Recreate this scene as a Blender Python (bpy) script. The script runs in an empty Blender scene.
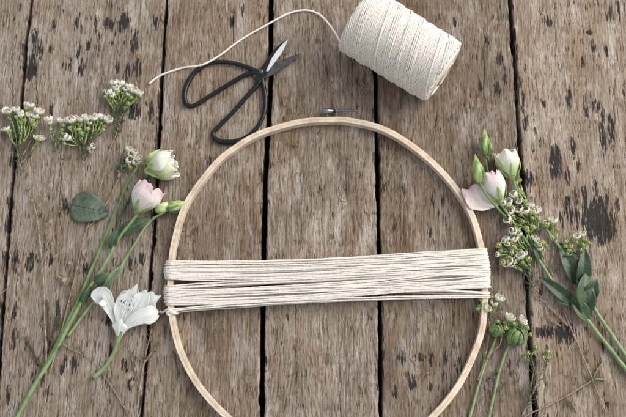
import bpy, math, random
import numpy as np
from mathutils import Vector, Matrix

# ------------------------------------------------------------------ camera, light, exposure
S = bpy.context.scene
C = S.collection
F = 870.0                       # focal length in photo pixels (50 mm on a 36 mm wide frame)
TILT = math.radians(13.7)
DIST = 0.816
CAM = Vector((0, -DIST*math.sin(TILT), DIST*math.cos(TILT)))
FWD = Vector((0, math.sin(TILT), -math.cos(TILT)))
UP = Vector((0, math.cos(TILT), math.sin(TILT)))
RIGHT = Vector((1, 0, 0))
cd = bpy.data.cameras.new('camera'); cam = bpy.data.objects.new('camera', cd); C.objects.link(cam)
cam.location = CAM; cam.rotation_euler = (TILT, 0, 0)
cd.sensor_width = 36; cd.lens = 50; cd.clip_start = 0.01; cd.clip_end = 60
cd.dof.use_dof = True; cd.dof.focus_distance = 0.806; cd.dof.aperture_fstop = 9.0
S.camera = cam

w = bpy.data.worlds.new('World'); S.world = w; w.use_nodes = True
w.node_tree.nodes['Background'].inputs[0].default_value = (0.90, 0.95, 1.0, 1)
w.node_tree.nodes['Background'].inputs[1].default_value = 0.66

def area(name, loc, size, power, col):
    l = bpy.data.lights.new(name, 'AREA'); l.shape = 'RECTANGLE'; l.size = size[0]; l.size_y = size[1]
    l.energy = power; l.color = col
    o = bpy.data.objects.new(name, l); C.objects.link(o); o.location = loc
    o.rotation_euler = (Vector((0, 0, 0)) - Vector(loc)).to_track_quat('-Z', 'Y').to_euler()
    return o
area('window_light', (2.05, 1.15, 1.65), (2.2, 2.4), 122, (1.0, 0.965, 0.92))
S.view_settings.view_transform = 'Standard'; S.view_settings.look = 'None'
S.view_settings.exposure = 0.0; S.view_settings.gamma = 1.0
S.render.resolution_x = 1024; S.render.resolution_y = 682

MM = 0.001
def P(px, py, z=0.0):
    """pixel of the photograph -> point on the horizontal plane at height z (mm)"""
    z *= MM
    d = FWD*F + RIGHT*(px-313.0) - UP*(py-208.5)
    return CAM + d*((z-CAM.z)/d.z)
def PX(p):
    d = p-CAM; k = F/d.dot(FWD)
    return 313+d.dot(RIGHT)*k, 208.5-d.dot(UP)*k

# ------------------------------------------------------------------ noise (numpy)
def _hash(ix, iy, seed):
    h = (ix.astype(np.int64)*374761393 + iy.astype(np.int64)*668265263 + seed*1442695041) & 0xffffffff
    h = ((h ^ (h >> 13))*1274126177) & 0xffffffff
    h = ((h ^ (h >> 16))*2246822519) & 0xffffffff
    return ((h ^ (h >> 15)) & 0xffff)/65535.0
def vnoise(x, y, seed=0):
    ix = np.floor(x); iy = np.floor(y); fx = x-ix; fy = y-iy
    fx = fx*fx*fx*(fx*(fx*6-15)+10); fy = fy*fy*fy*(fy*(fy*6-15)+10)
    a = _hash(ix, iy, seed); b = _hash(ix+1, iy, seed); c = _hash(ix, iy+1, seed); d = _hash(ix+1, iy+1, seed)
    return (a*(1-fx)+b*fx)*(1-fy)+(c*(1-fx)+d*fx)*fy
def fbm(x, y, seed=0, o=3):
    s = 0; a = 1; t = 0
    for i in range(o):
        s = s+a*vnoise(x*2**i+i*17.3, y*2**i+i*9.1, seed+i*31); t += a; a *= .5
    return s/t
def sst(a, b, x):
    t = np.clip((x-a)/(b-a), 0, 1); return t*t*(3-2*t)

# ------------------------------------------------------------------ object helpers
def link(name, data, parent=None, label=None, cat=None, group=None, kind=None):
    o = bpy.data.objects.new(name, data); C.objects.link(o)
    if parent: o.parent = parent
    if label: o['label'] = label
    if cat: o['category'] = cat
    if group: o['group'] = group
    if kind: o['kind'] = kind
    return o
def thing(name, label, cat, group=None, loc=None):
    o = link(name, None, None, label, cat, group)
    o.empty_display_size = 0.01
    return o
class MB:
    def __init__(s): s.v = []; s.f = []; s.t = []; s.u = []
    def add(s, vs, fs, ts=None, us=None):
        n = len(s.v); s.v += [tuple(v) for v in vs]; s.f += [tuple(i+n for i in f) for f in fs]
        s.t += list(ts) if ts is not None else [0.0]*len(vs)
        s.u += list(us) if us is not None else [0.0]*len(vs)
    def build(s, name, m, parent=None, smooth=True, **kw):
        me = bpy.data.meshes.new(name); me.from_pydata(s.v, [], s.f)
        for nm_, dat in (('t', s.t), ('u', s.u)):
            a = me.attributes.new(nm_, 'FLOAT', 'POINT'); a.data.foreach_set('value', np.array(dat, dtype=np.float32))
        if smooth: me.polygons.foreach_set('use_smooth', [True]*len(me.polygons))
        me.materials.append(m); me.update()
        return link(name, me, parent, **kw)
def smooth_path(pts, n=6, closed=False):
    pts = [Vector(p) for p in pts]; out = []; N = len(pts)
    if N < 3 and not closed:
        return [pts[0].lerp(pts[-1], i/n) for i in range(n+1)]
    for i in range(N if closed else N-1):
        if closed: a, b, c, d = pts[i-1], pts[i], pts[(i+1) % N], pts[(i+2) % N]
        else: a, b, c, d = pts[max(i-1, 0)], pts[i], pts[i+1], pts[min(i+2, N-1)]
        for k in range(n):
            t = k/n
            out.append(0.5*((2*b)+(c-a)*t+(2*a-5*b+4*c-d)*t*t+(3*b-a-3*c+d)*t*t*t))
    if not closed: out.append(pts[-1])
    return out
def tube(mb, pts, rad, sides=8, closed=False, twist=0.0, lobes=0, lobe_amp=0.0, caps=True, flat=1.0):
    n = len(pts); vs = []; ts = []
    if not callable(rad):
        r0 = rad; rad = (lambda t: r0) if not isinstance(r0, (list, tuple)) else (lambda t: r0[0]+(r0[1]-r0[0])*t)
    T = []
    for i in range(n):
        if closed: d = pts[(i+1) % n]-pts[i-1]
        else: d = pts[min(i+1, n-1)]-pts[max(i-1, 0)]
        T.append(d.normalized() if d.length > 1e-9 else Vector((1, 0, 0)))
    up = Vector((0, 0, 1))
    if abs(T[0].dot(up)) > .95: up = Vector((0, 1, 0))
    N = (up-T[0]*up.dot(T[0])).normalized(); s = 0
    for i in range(n):
        if i:
            N = (N-T[i]*N.dot(T[i])).normalized(); s += (pts[i]-pts[i-1]).length
        B = T[i].cross(N); r = rad(i/max(n-1, 1))
        for k in range(sides):
            a = 2*math.pi*k/sides
            rr = r*(1+(lobe_amp*math.cos(lobes*(a+twist*s)) if lobes else 0))
            vs.append(pts[i]+N*(math.cos(a)*rr*flat)+B*(math.sin(a)*rr)); ts.append(i/max(n-1, 1))
    fs = []
    for i in range(n if closed else n-1):
        j = (i+1) % n
        for k in range(sides):
            k2 = (k+1) % sides
            fs.append((i*sides+k, i*sides+k2, j*sides+k2, j*sides+k))
    if caps and not closed:
        fs.append(tuple(range(sides))[::-1]); fs.append(tuple((n-1)*sides+k for k in range(sides)))
    mb.add(vs, fs, ts)
def frame(base, axis, roll=0.0):
    z = Vector(axis).normalized(); ref = Vector((0, 0, 1)) if abs(z.z) < .95 else Vector((0, 1, 0))
    x = ref.cross(z).normalized(); y = z.cross(x)
    M = Matrix(((x.x, y.x, z.x, base[0]), (x.y, y.y, z.y, base[1]), (x.z, y.z, z.z, base[2]), (0, 0, 0, 1)))
    return M @ Matrix.Rotation(roll, 4, 'Z')
SHU = [0.0]
def sheet(mb, fn, nu, nv, th, M=None):
    """closed thin shell around the surface fn(s in -1..1, t in 0..1)"""
    g = [[Vector(fn(-1+2*i/nu, j/nv)) for i in range(nu+1)] for j in range(nv+1)]
    vs = []; ts = []; us = []; uo = SHU[0]; SHU[0] += 3.7
    for side in (1, -1):
        for j in range(nv+1):
            for i in range(nu+1):
                a = g[j][min(i+1, nu)]-g[j][max(i-1, 0)]; b = g[min(j+1, nv)][i]-g[max(j-1, 0)][i]
                n = a.cross(b); n = n.normalized() if n.length > 1e-12 else Vector((0, 0, 1))
                p = g[j][i]+n*(side*th*.5)
                vs.append(M @ p if M else p); ts.append(j/nv); us.append(uo+(-1+2*i/nu)*(.3+.7*min(1, j/nv*1.6)))
    K = (nu+1)*(nv+1); W = nu+1; fs = []
    for j in range(nv):
        for i in range(nu):
            a = j*W+i; fs.append((a, a+1, a+1+W, a+W)); fs.append((K+a, K+a+W, K+a+1+W, K+a+1))
    rim = [i for i in range(nu+1)]+[j*W+nu for j in range(1, nv+1)]+[nv*W+i for i in range(nu-1, -1, -1)]+[j*W for j in range(nv-1, 0, -1)]
    for q in range(len(rim)):
        a, b = rim[q], rim[(q+1) % len(rim)]
        fs.append((a, a+K, b+K, b))
    mb.add(vs, fs, ts, us)
def lathe(mb, prof, M, sides=12, wob=0.0, seed=0, lob=5):
    vs = []; ts = []; n = len(prof)
    for i, (r, z) in enumerate(prof):
        for k in range(sides):
            a = 2*math.pi*k/sides; rr = r*(1+wob*math.sin(lob*a+seed))
            vs.append(M @ Vector((math.cos(a)*rr, math.sin(a)*rr, z))); ts.append(i/(n-1))
    fs = [(i*sides+k, i*sides+(k+1) % sides, (i+1)*sides+(k+1) % sides, (i+1)*sides+k) for i in range(n-1) for k in range(sides)]
    fs.append(tuple(range(sides))[::-1]); fs.append(tuple((n-1)*sides+k for k in range(sides)))
    mb.add(vs, fs, ts)

# ------------------------------------------------------------------ materials
class NT:
    def __init__(s, name):
        s.m = bpy.data.materials.new(name); s.m.use_nodes = True; s.n = s.m.node_tree.nodes; s.l = s.m.node_tree.links
        s.b = s.n['Principled BSDF']
    def node(s, typ, **kw):
        n = s.n.new(typ)
        for k, v in kw.items(): setattr(n, k, v)
        return n
    def inp(s, sock, v):
        if hasattr(v, 'is_linked'): s.l.new(v, sock)
        else: sock.default_value = v
    def noise(s, scale, detail=3, vec=None, stretch=None, rough=.55):
        n = s.node('ShaderNodeTexNoise'); n.inputs['Scale'].default_value = scale; n.inputs['Detail'].default_value = detail
        n.inputs['Roughness'].default_value = rough
        if vec is None:
            tc = s.node('ShaderNodeTexCoord'); vec = tc.outputs['Object']
        if stretch:
            mp = s.node('ShaderNodeMapping'); mp.inputs['Scale'].default_value = stretch; s.l.new(vec, mp.inputs[0]); vec = mp.outputs[0]
        s.l.new(vec, n.inputs['Vector']); return n.outputs['Fac']
    def ramp(s, fac, stops, interp='LINEAR'):
        r = s.node('ShaderNodeValToRGB'); r.color_ramp.interpolation = interp; e = r.color_ramp.elements
        while len(e) < len(stops): e.new(.5)
        for i, (p, c) in enumerate(stops):
            e[i].position = p; e[i].color = (*c, 1) if not isinstance(c, float) else (c, c, c, 1)
        s.inp(r.inputs[0], fac); return r.outputs[0]
    def mix(s, f, a, b, mode='MIX'):
        n = s.node('ShaderNodeMix'); n.data_type = 'RGBA'; n.blend_type = mode
        s.inp(n.inputs[0], f); s.inp(n.inputs[6], a if hasattr(a, 'is_linked') else (*a, 1)); s.inp(n.inputs[7], b if hasattr(b, 'is_linked') else (*b, 1))
        return n.outputs[2]
    def math(s, op, a, b=0.0, c=0.0, clamp=False):
        n = s.node('ShaderNodeMath', operation=op); n.use_clamp = clamp
        s.inp(n.inputs[0], a); s.inp(n.inputs[1], b); s.inp(n.inputs[2], c); return n.outputs[0]
    def attr(s, name):
        return s.node('ShaderNodeAttribute', attribute_name=name).outputs['Fac']
    def bump(s, h, strength, dist):
        n = s.node('ShaderNodeBump'); n.inputs['Strength'].default_value = strength; n.inputs['Distance'].default_value = dist
        s.l.new(h, n.inputs['Height']); s.l.new(n.outputs[0], s.b.inputs['Normal']); return n

def simple(name, cols, scale=200, rough=.5, stretch=None, metal=0.0, bump=0.0, bscale=None, spec=.5, sss=0.0):
    """cols: list of 2-3 colours mixed by noise"""
    t = NT(name); f = t.noise(scale, 3, stretch=stretch)
    k = len(cols); c = t.ramp(f, [(.32+.36*i/(k-1), cc) for i, cc in enumerate(cols)])
    t.l.new(c, t.b.inputs['Base Color']); t.b.inputs['Roughness'].default_value = rough; t.b.inputs['Metallic'].default_value = metal
    t.b.inputs['Specular IOR Level'].default_value = spec
    if bump: t.bump(t.noise(bscale or scale*2, 4, stretch=stretch), bump, 0.0006)
    if sss:
        t.b.inputs['Subsurface Weight'].default_value = sss; t.b.inputs['Subsurface Radius'].default_value = (1, .8, .5); t.b.inputs['Subsurface Scale'].default_value = 0.0015
    return t.m

def petal_mat(name, stops, veincol=(.86, .88, .80), rough=.6, vein=.55):
    t = NT(name); a = t.attr('t'); n = t.noise(220, 3)
    f = t.math('ADD', a, t.math('MULTIPLY', t.math('SUBTRACT', n, .5), .35))
    c = t.ramp(f, stops)
    cv = t.node('ShaderNodeCombineXYZ'); t.l.new(t.attr('u'), cv.inputs[0]); t.l.new(a, cv.inputs[1])
    vn = t.noise(7.5, 3, cv.outputs[0], (1, .16, 1), .6)
    c = t.mix(t.ramp(vn, [(.34, .75), (.50, 0.0)]), c, t.mix(1.0, c, veincol, 'MULTIPLY'))
    t.bump(t.math('ADD', vn, t.math('MULTIPLY', t.noise(500, 3), .35)), vein, 0.0009)
    t.l.new(c, t.b.inputs['Base Color']); t.b.inputs['Roughness'].default_value = rough
    t.b.inputs['Specular IOR Level'].default_value = .25
    t.b.inputs['Subsurface Weight'].default_value = .35; t.b.inputs['Subsurface Radius'].default_value = (1, .9, .7); t.b.inputs['Subsurface Scale'].default_value = 0.0015
    return t.m

def wood_mat():
    t = NT('weathered_wood')
    tc = t.node('ShaderNodeTexCoord').outputs['Object']
    tone = t.attr('tone'); warm = t.attr('warm'); grain_crack = t.attr('grain'); st = t.attr('stain'); gu = t.attr('gu')
    cx = t.node('ShaderNodeSeparateXYZ'); t.l.new(tc, cx.inputs[0])
    cmb = t.node('ShaderNodeCombineXYZ'); t.l.new(gu, cmb.inputs[0]); t.l.new(cx.outputs[1], cmb.inputs[1])
    g = cmb.outputs[0]                                   # ring space: across the warped rings, along the plank
    big = t.noise(14, 4, tc, (1, .35, 1))
    streak = t.noise(650, 5, g, (1, .035, 1), .68)
    fib = t.noise(2400, 3, g, (1, .045, 1), .6)
    blot = t.noise(90, 5, tc, (1, .45, 1), .65)
    pale = t.noise(60, 5, tc, (1, .30, 1), .7)
    grey = t.ramp(big, [(.30, (.30, .243, .195)), (.5, (.40, .330, .268)), (.70, (.50, .43, .365))])
    brown = t.ramp(big, [(.30, (.200, .128, .076)), (.5, (.305, .205, .130)), (.70, (.42, .310, .218))])
    c = t.mix(t.math('ADD', warm, t.math('MULTIPLY', t.math('SUBTRACT', t.noise(40, 4, tc, (1, .22, 1), .6), .5), 1.8), clamp=True), grey, brown)
    c = t.mix(t.ramp(pale, [(.49, 0.0), (.63, .72)]), c, (.60, .53, .475))
    c = t.mix(t.ramp(streak, [(.37, .95), (.51, 0.0)]), c, t.mix(1.0, c, (.56, .49, .43), 'MULTIPLY'))
    c = t.mix(t.ramp(streak, [(.54, 0.0), (.70, .7)]), c, t.mix(1.0, c, (1.32, 1.32, 1.33), 'MULTIPLY'))
    c = t.mix(t.ramp(fib, [(.36, 1.0), (.52, 0.0)]), c, t.mix(1.0, c, (.60, .55, .50), 'MULTIPLY'))
    c = t.mix(t.ramp(blot, [(.28, .6), (.42, 0.0)]), c, t.mix(1.0, c, (.66, .58, .50), 'MULTIPLY'))
    sl = t.noise(1150, 2, g, (1, .065, 1), .5)
    slg = t.noise(75, 3, tc, (1, .5, 1))
    slm = t.math('MULTIPLY', t.ramp(sl, [(.61, 0.0), (.66, 1.0)]), t.ramp(slg, [(.40, .15), (.58, 1.0)]))
    c = t.mix(slm, c, t.mix(1.0, c, (.30, .25, .21), 'MULTIPLY'))
    c = t.mix(t.math('MULTIPLY', grain_crack, .80), c, t.mix(1.0, c, (.34, .28, .23), 'MULTIPLY'))  # darkens ring lines, knots and the carved cracks alike
    tn = t.node('ShaderNodeCombineColor')
    for i in range(3): t.l.new(tone, tn.inputs[i])
    c = t.mix(1.0, c, tn.outputs[0], 'MULTIPLY')
    rag = t.noise(820, 3, tc, (1, .10, 1), .55)
    rag2 = t.noise(260, 3, tc, (1, .35, 1))
    rag3 = t.noise(2200, 2, tc, (1, .2, 1))
    s = t.math('ADD', st, t.math('MULTIPLY', t.math('SUBTRACT', rag, .5), 5.2))
    s = t.math('ADD', s, t.math('MULTIPLY', t.math('SUBTRACT', rag2, .5), 1.6))
    s = t.math('ADD', s, t.math('MULTIPLY', t.math('SUBTRACT', rag3, .5), .8))
    s = t.math('MULTIPLY', s, t.ramp(st, [(.02, 0.0), (.16, 1.0)]))
    sm = t.ramp(s, [(.42, 0.0), (.50, .55), (.72, .97)])
    c = t.mix(sm, c, t.ramp(rag3, [(.35, (.012, .011, .011)), (.7, (.040, .035, .032))]))
    t.l.new(c, t.b.inputs['Base Color'])
    t.b.inputs['Roughness'].default_value = .82; t.b.inputs['Specular IOR Level'].default_value = .28
    h = t.math('ADD', t.math('MULTIPLY', streak, .55), t.math('MULTIPLY', fib, .6))
    h = t.math('SUBTRACT', h, t.math('MULTIPLY', sm, .25))
    h = t.math('SUBTRACT', h, t.math('MULTIPLY', slm, .8))
    t.bump(h, 1.0, 0.0014)
    return t.m

M = {}
M['wood'] = wood_mat()
M['ground'] = simple('dark_earth', [(.010, .009, .008), (.022, .018, .015)], 60, .95)  # near-black backing: shade of the plank gaps put into its colour
M['hoop'] = simple('bamboo', [(.57, .44, .305), (.70, .565, .42), (.76, .64, .50)], 90, .5, bump=.15, bscale=900)
M['hoop_in'] = simple('bamboo_inner', [(.54, .42, .30), (.67, .54, .41), (.74, .62, .49)], 90, .55, bump=.15, bscale=900)
M['steel'] = simple('brushed_steel', [(.16, .17, .19), (.34, .36, .39)], 400, .28, metal=1.0)
M['iron'] = simple('black_iron', [(.004, .004, .005), (.010, .009, .010)], 160, .30, bump=.15, bscale=900, spec=.38)
M['blade'] = simple('ground_blade', [(.07, .068, .066), (.14, .135, .13)], 300, .32, metal=.75, bump=.2)
M['bevel'] = simple('blade_edge', [(.62, .62, .62), (.85, .85, .85)], 900, .36, metal=.55, bump=.3)
M['yarn'] = simple('cotton_yarn', [(.72, .645, .575), (.83, .765, .69), (.89, .83, .765)], 500, .9, bump=.5, bscale=2600, spec=.15, sss=.12)
M['card'] = simple('cardboard', [(.50, .40, .31), (.62, .51, .41)], 200, .8, bump=.2)
M['stem'] = simple('green_stem', [(.075, .135, .035), (.13, .205, .070), (.19, .26, .11)], 120, .5, stretch=(1, .4, 1), bump=.25, bscale=700, sss=.1)
M['stem_pale'] = simple('pale_green_stem', [(.14, .215, .075), (.205, .285, .125), (.27, .34, .175)], 120, .5, bump=.25, bscale=700, sss=.1)
M['stem_dark'] = simple('dark_green_stem', [(.035, .070, .022), (.065, .11, .04)], 120, .5, bump=.25, bscale=700)
M['leaf'] = simple('leaf_green', [(.012, .030, .011), (.024, .050, .019), (.040, .072, .030)], 90, .42, bump=.4, bscale=380)
M['leaf_mid'] = simple('leaf_mid_green', [(.022, .050, .018), (.042, .080, .030), (.075, .115, .050)], 90, .45, bump=.4, bscale=380)
M['leaf_pale'] = simple('leaf_pale_green', [(.12, .175, .09), (.18, .24, .14)], 90, .5, bump=.3, bscale=380)
M['leaf_blue'] = simple('leaf_blue_green', [(.055, .078, .050), (.10, .13, .090), (.155, .18, .13)], 110, .5, bump=.4, bscale=300)
M['bract'] = simple('bract_green', [(.06, .11, .035), (.13, .20, .065), (.26, .33, .14)], 260, .55, bump=.5, bscale=700)
M['vein'] = simple('leaf_vein', [(.022, .04, .026), (.05, .07, .045)], 200, .6)
M['twig'] = simple('brown_twig', [(.16, .105, .070), (.29, .205, .145), (.40, .305, .225)], 220, .75, bump=.5, bscale=900)
M['twig_dark'] = simple('dark_twig', [(.05, .030, .020), (.11, .07, .045)], 220, .8, bump=.5, bscale=900)
M['needle'] = simple('needle_green', [(.020, .035, .018), (.055, .085, .035), (.10, .13, .055)], 160, .6)
M['needle_dry'] = simple('needle_olive', [(.045, .035, .018), (.09, .08, .035), (.15, .13, .06)], 160, .7)
M['calyx'] = simple('bud_green', [(.15, .22, .06), (.27, .36, .11), (.44, .50, .21)], 260, .5, sss=.15, bump=.2)
M['dry'] = simple('dried_petal', [(.25, .17, .11), (.38, .28, .19)], 240, .8, bump=.4)
M['anther'] = simple('anther_dark', [(.02, .012, .015), (.05, .03, .04)], 300, .6)
M['blush'] = simple('blossom_blush', [(.50, .30, .17), (.66, .50, .34)], 300, .6)
WHITE = (.80, .79, .72); CREAM = (.74, .74, .60)
M['p_wax'] = petal_mat('blossom_petal', [(.0, (.48, .50, .28)), (.35, (.72, .70, .58)), (.75, (.82, .79, .71)), (1.0, (.74, .60, .52))], vein=.8)
M['p_white'] = petal_mat('white_petal', [(.0, (.30, .42, .14)), (.3, (.60, .66, .42)), (.62, (.78, .78, .66)), (1.0, (.82, .80, .70))])
M['p_green'] = petal_mat('greenish_petal', [(.0, (.22, .34, .10)), (.4, (.46, .56, .28)), (.75, (.66, .70, .46)), (1.0, (.74, .70, .56))])
M['p_pink'] = petal_mat('pink_petal', [(.0, (.52, .56, .32)), (.28, (.80, .74, .66)), (.6, (.78, .66, .63)), (1.0, (.68, .47, .49))])
M['p_pink2'] = petal_mat('pale_pink_petal', [(.0, (.50, .55, .32)), (.28, (.80, .75, .68)), (.7, (.80, .68, .66)), (1.0, (.70, .48, .52))])
M['p_lily'] = petal_mat('lily_petal', [(.0, (.50, .56, .34)), (.22, (.70, .71, .66)), (1.0, (.80, .80, .78))], veincol=(.74, .76, .72), rough=.6, vein=.8)
M['sepal'] = simple('bud_sepal', [(.18, .27, .075), (.30, .40, .14), (.42, .50, .22)], 130, .5, sss=.2, bump=.3)

# ------------------------------------------------------------------ the setting: plank tabletop and what lies under it
g = MB(); g.add([(-3, -3, -.034), (3, -3, -.034), (3, 3, -.034), (-3, 3, -.034)], [(0, 1, 2, 3)])  # backing sheet added just below the planks to keep the gaps dark
g.build('ground', M['ground'], kind='structure', label='dark ground seen through the gaps between the planks')

GAPS = [  # centre line of each gap (photo pixels) and its width in px
    ([(31, 0), (26, 40), (21, 103), (14.5, 150), (9, 216), (4, 288), (-5, 417)], 3.6),
    ([(166.5, 0), (163, 54), (159, 130), (154.7, 221), (150, 270), (147, 351), (141, 417)], 3.4),
    ([(271, 0), (271, 72), (268, 128), (265.5, 170), (263.6, 249), (263, 308), (261.5, 417)], 5.2),
    ([(375, 0), (376, 72), (376.5, 136), (379.2, 255), (380, 320), (381, 417)], 4.2),
    ([(510, 0), (515, 62), (519, 125), (522, 175), (528, 290), (535, 417)], 4.0)]
GX = []
for pts, wd in GAPS:
    q = [P(x, y, 0) for x, y in pts]; q.sort(key=lambda p: p.y)
    a = np.array([p.y for p in q]); b = np.array([p.x for p in q])
    s0 = (b[-1]-b[0])/(a[-1]-a[0])
    a = np.concatenate([[-.9], a, [.9]]); b = np.concatenate([[b[0]+s0*(-.9-a[1])], b, [b[-1]+s0*(.9-a[-2])]])
    GX.append((a, b, wd*.94*MM))
for k, off in ((0, -.13), (-1, .125)):
    a, b, wd = GX[k]; e = (a, b+off, wd)
    GX = [e]+GX if k == 0 else GX+[e]
for k, off in ((0, -.12), (-1, .115), (0, -.11), (-1, .12)):
    a, b, wd = GX[k]; e = (a, b+off, wd)
    GX = [e]+GX if k == 0 else GX+[e]
# stains: (px, py, w, h)
ST = [(53,25,3,10),(76,23,3,12),(96,23,3,12),(106,23,3,10),(112,24,7,11),(123,23,9,15),(135,42,6,18),(155,23,5,12),(80,67,4,16),(51,48,3,10),
 (88,46,3,7),(117,67,3,9),(127,72,5,14),(136,70,6,16),(39,50,5,14),(31,67,8,20),(34,40,5,16),(70,66,2.5,11),(134,111,9,15),(151,112,4,20),(51,109,3,10),(78,50,3,12),
 (599,221,24,36),(577,207,4,28),(568,207,6,17),(585,196,4,18),(596,192,3.5,16),(607.6,198,4,14),(562,222,3,15),(571,215,3,15),(618,205,2.5,10),
 (556,172,9,12),(555,158,8,20),(568,176,4,13),(573,148,4,15),(603,137,4,26),(611,133,4,24),(578.5,167,3,10),(525,123,4,16),(528.6,179,8,13),
 (548,21,6.5,8),(586,8,3,6),(611,12.5,3,14),(619,9.4,2.5,14),(594,48,3.4,12),(583,62.5,3,8),(606.5,51.5,2.6,9),(569,98,4,17),(586,108,3.4,18),
 (595.6,106,7,9),(603,117,3,14),(567.5,50,2.4,5),(612,123,2.6,11),(551,22,3,4),(590,32,4,4),(522,100,3.5,20),(521,84,3,10),
 (546,332,18,9),(566,333,14,16),(402,358,5,9),(419,357.6,8,5),(431,360,3,8),(445,357.6,3,12),(412.6,383,5,10),(430,386,3.4,7),(459,366,3.6,12),(395,392,3,8),
 (30,262,8,14),(85,270,5,9),(50,259,3,9),(57.6,312,3,15),(14,312,3.4,14),(15,262,4,14),(63,365,4,12),(74.4,365,5,11),(132,263.5,6,9),(142,258,4,8),
 (124,366,5,9),(110,352,3,10),(65,207,6,12),(14,340,3,14),(108,320,3,10),(8,395,3,12),(132,300,4,10),(131,384,6,8),(500,60,4,12),(487,40,3,12),(497,90,5,12),(505,75,3,14),
 (386,185,4,8),(404,190,3,9),(395,225,3,10),(430,232,3,7),(443,200,3,8),(210,160,2.4,8),(222,300,2,8),(232,20,3,14),(243,10,2,10),(480,85,3,10),(455,20,2.6,9)]
STW = []
for x, y, ww, hh in ST:
    p = P(x, y, 0); k = (CAM-p).length/F
    STW.append((p.x, p.y, ww*.5*k, hh*.5*k, (.86 if 0 < x < 180 and y > 240 or 380 < x < 470 else 1.0)+min(.62, max(0, (ww*hh-90)/400))))

LC = [(36, 45, 120, .45), (60, 150, 235, .3), (233, 8, 50, .5), (222, 250, 330, .3), (296, 260, 417, .28), (352, 20, 120, .32), (400, 170, 260, .3), (452, 290, 400, .35), (484, 20, 110, .45), (556, 0, 60, .3), (590, 240, 330, .35), (615, 60, 200, .4), (110, 300, 417, .35), (200, 60, 160, .3), (340, 330, 417, .3), (12, 40, 140, .35), (545, 340, 417, .35), (498, 210, 330, .3), (320, 130, 200, .3)]
KN = [(274, 147, 6), (209, 316, 5), (326, 360, 7), (425, 349, 8), (247, 386, 4), (590, 96, 6), (96, 70, 6), (345, 190, 10), (178, 250, 5), (455, 60, 6)]
def plank_grid(k):
    la, lb, lw = GX[k]; ra, rb, rw = GX[k+1]
    inner = k in (3, 4, 5, 6) or k in (2, 7)
    st = .00058 if inner else .003
    ymid = np.arange(-.235, .262, .00072 if inner else .004)
    yo = np.array([-.62, -.55, -.5, -.45, -.4, -.36, -.33, -.30, -.28, -.265, -.252, -.243])
    ys = np.concatenate([yo, ymid, -yo[::-1]+.03])
    x0 = np.interp(ys, la, lb)+lw*.5; x1 = np.interp(ys, ra, rb)-rw*.5
    seed = 100+k*13
    e0 = (vnoise(ys*1000/14, ys*0, seed)-.5)*.0009+(vnoise(ys*1000/3.1, ys*0, seed+1)-.5)*.0004+sst(.84, .97, vnoise(ys*1000/16, ys*0, seed+4))*.0014
    e1 = (vnoise(ys*1000/14, ys*0, seed+2)-.5)*.0009+(vnoise(ys*1000/3.1, ys*0, seed+3)-.5)*.0004+sst(.84, .97, vnoise(ys*1000/16, ys*0, seed+5))*.0012
    x0 = x0+e0; x1 = x1-e1
    nx = max(8, int((x1-x0).mean()/st)); u = np.linspace(0, 1, nx)
    X = x0[:, None]+(x1-x0)[:, None]*u[None, :]; Y = np.repeat(ys[:, None], nx, 1)
    return X, Y, x0, x1, seed
TONE = {2: (.84, .06), 3: (.90, .24), 4: (.88, .50), 5: (.92, .34), 6: (.74, .62), 7: (.98, .40)}
# (tooth amplitude, tooth spacing mm, fissure amount)
REL = {2: (.5, 4.0, .5), 3: (.6, 3.4, .7), 4: (1.0, 2.7, .5), 5: (1.35, 2.6, .5), 6: (1.0, 3.0, .6), 7: (.6, 3.6, .7)}

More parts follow.
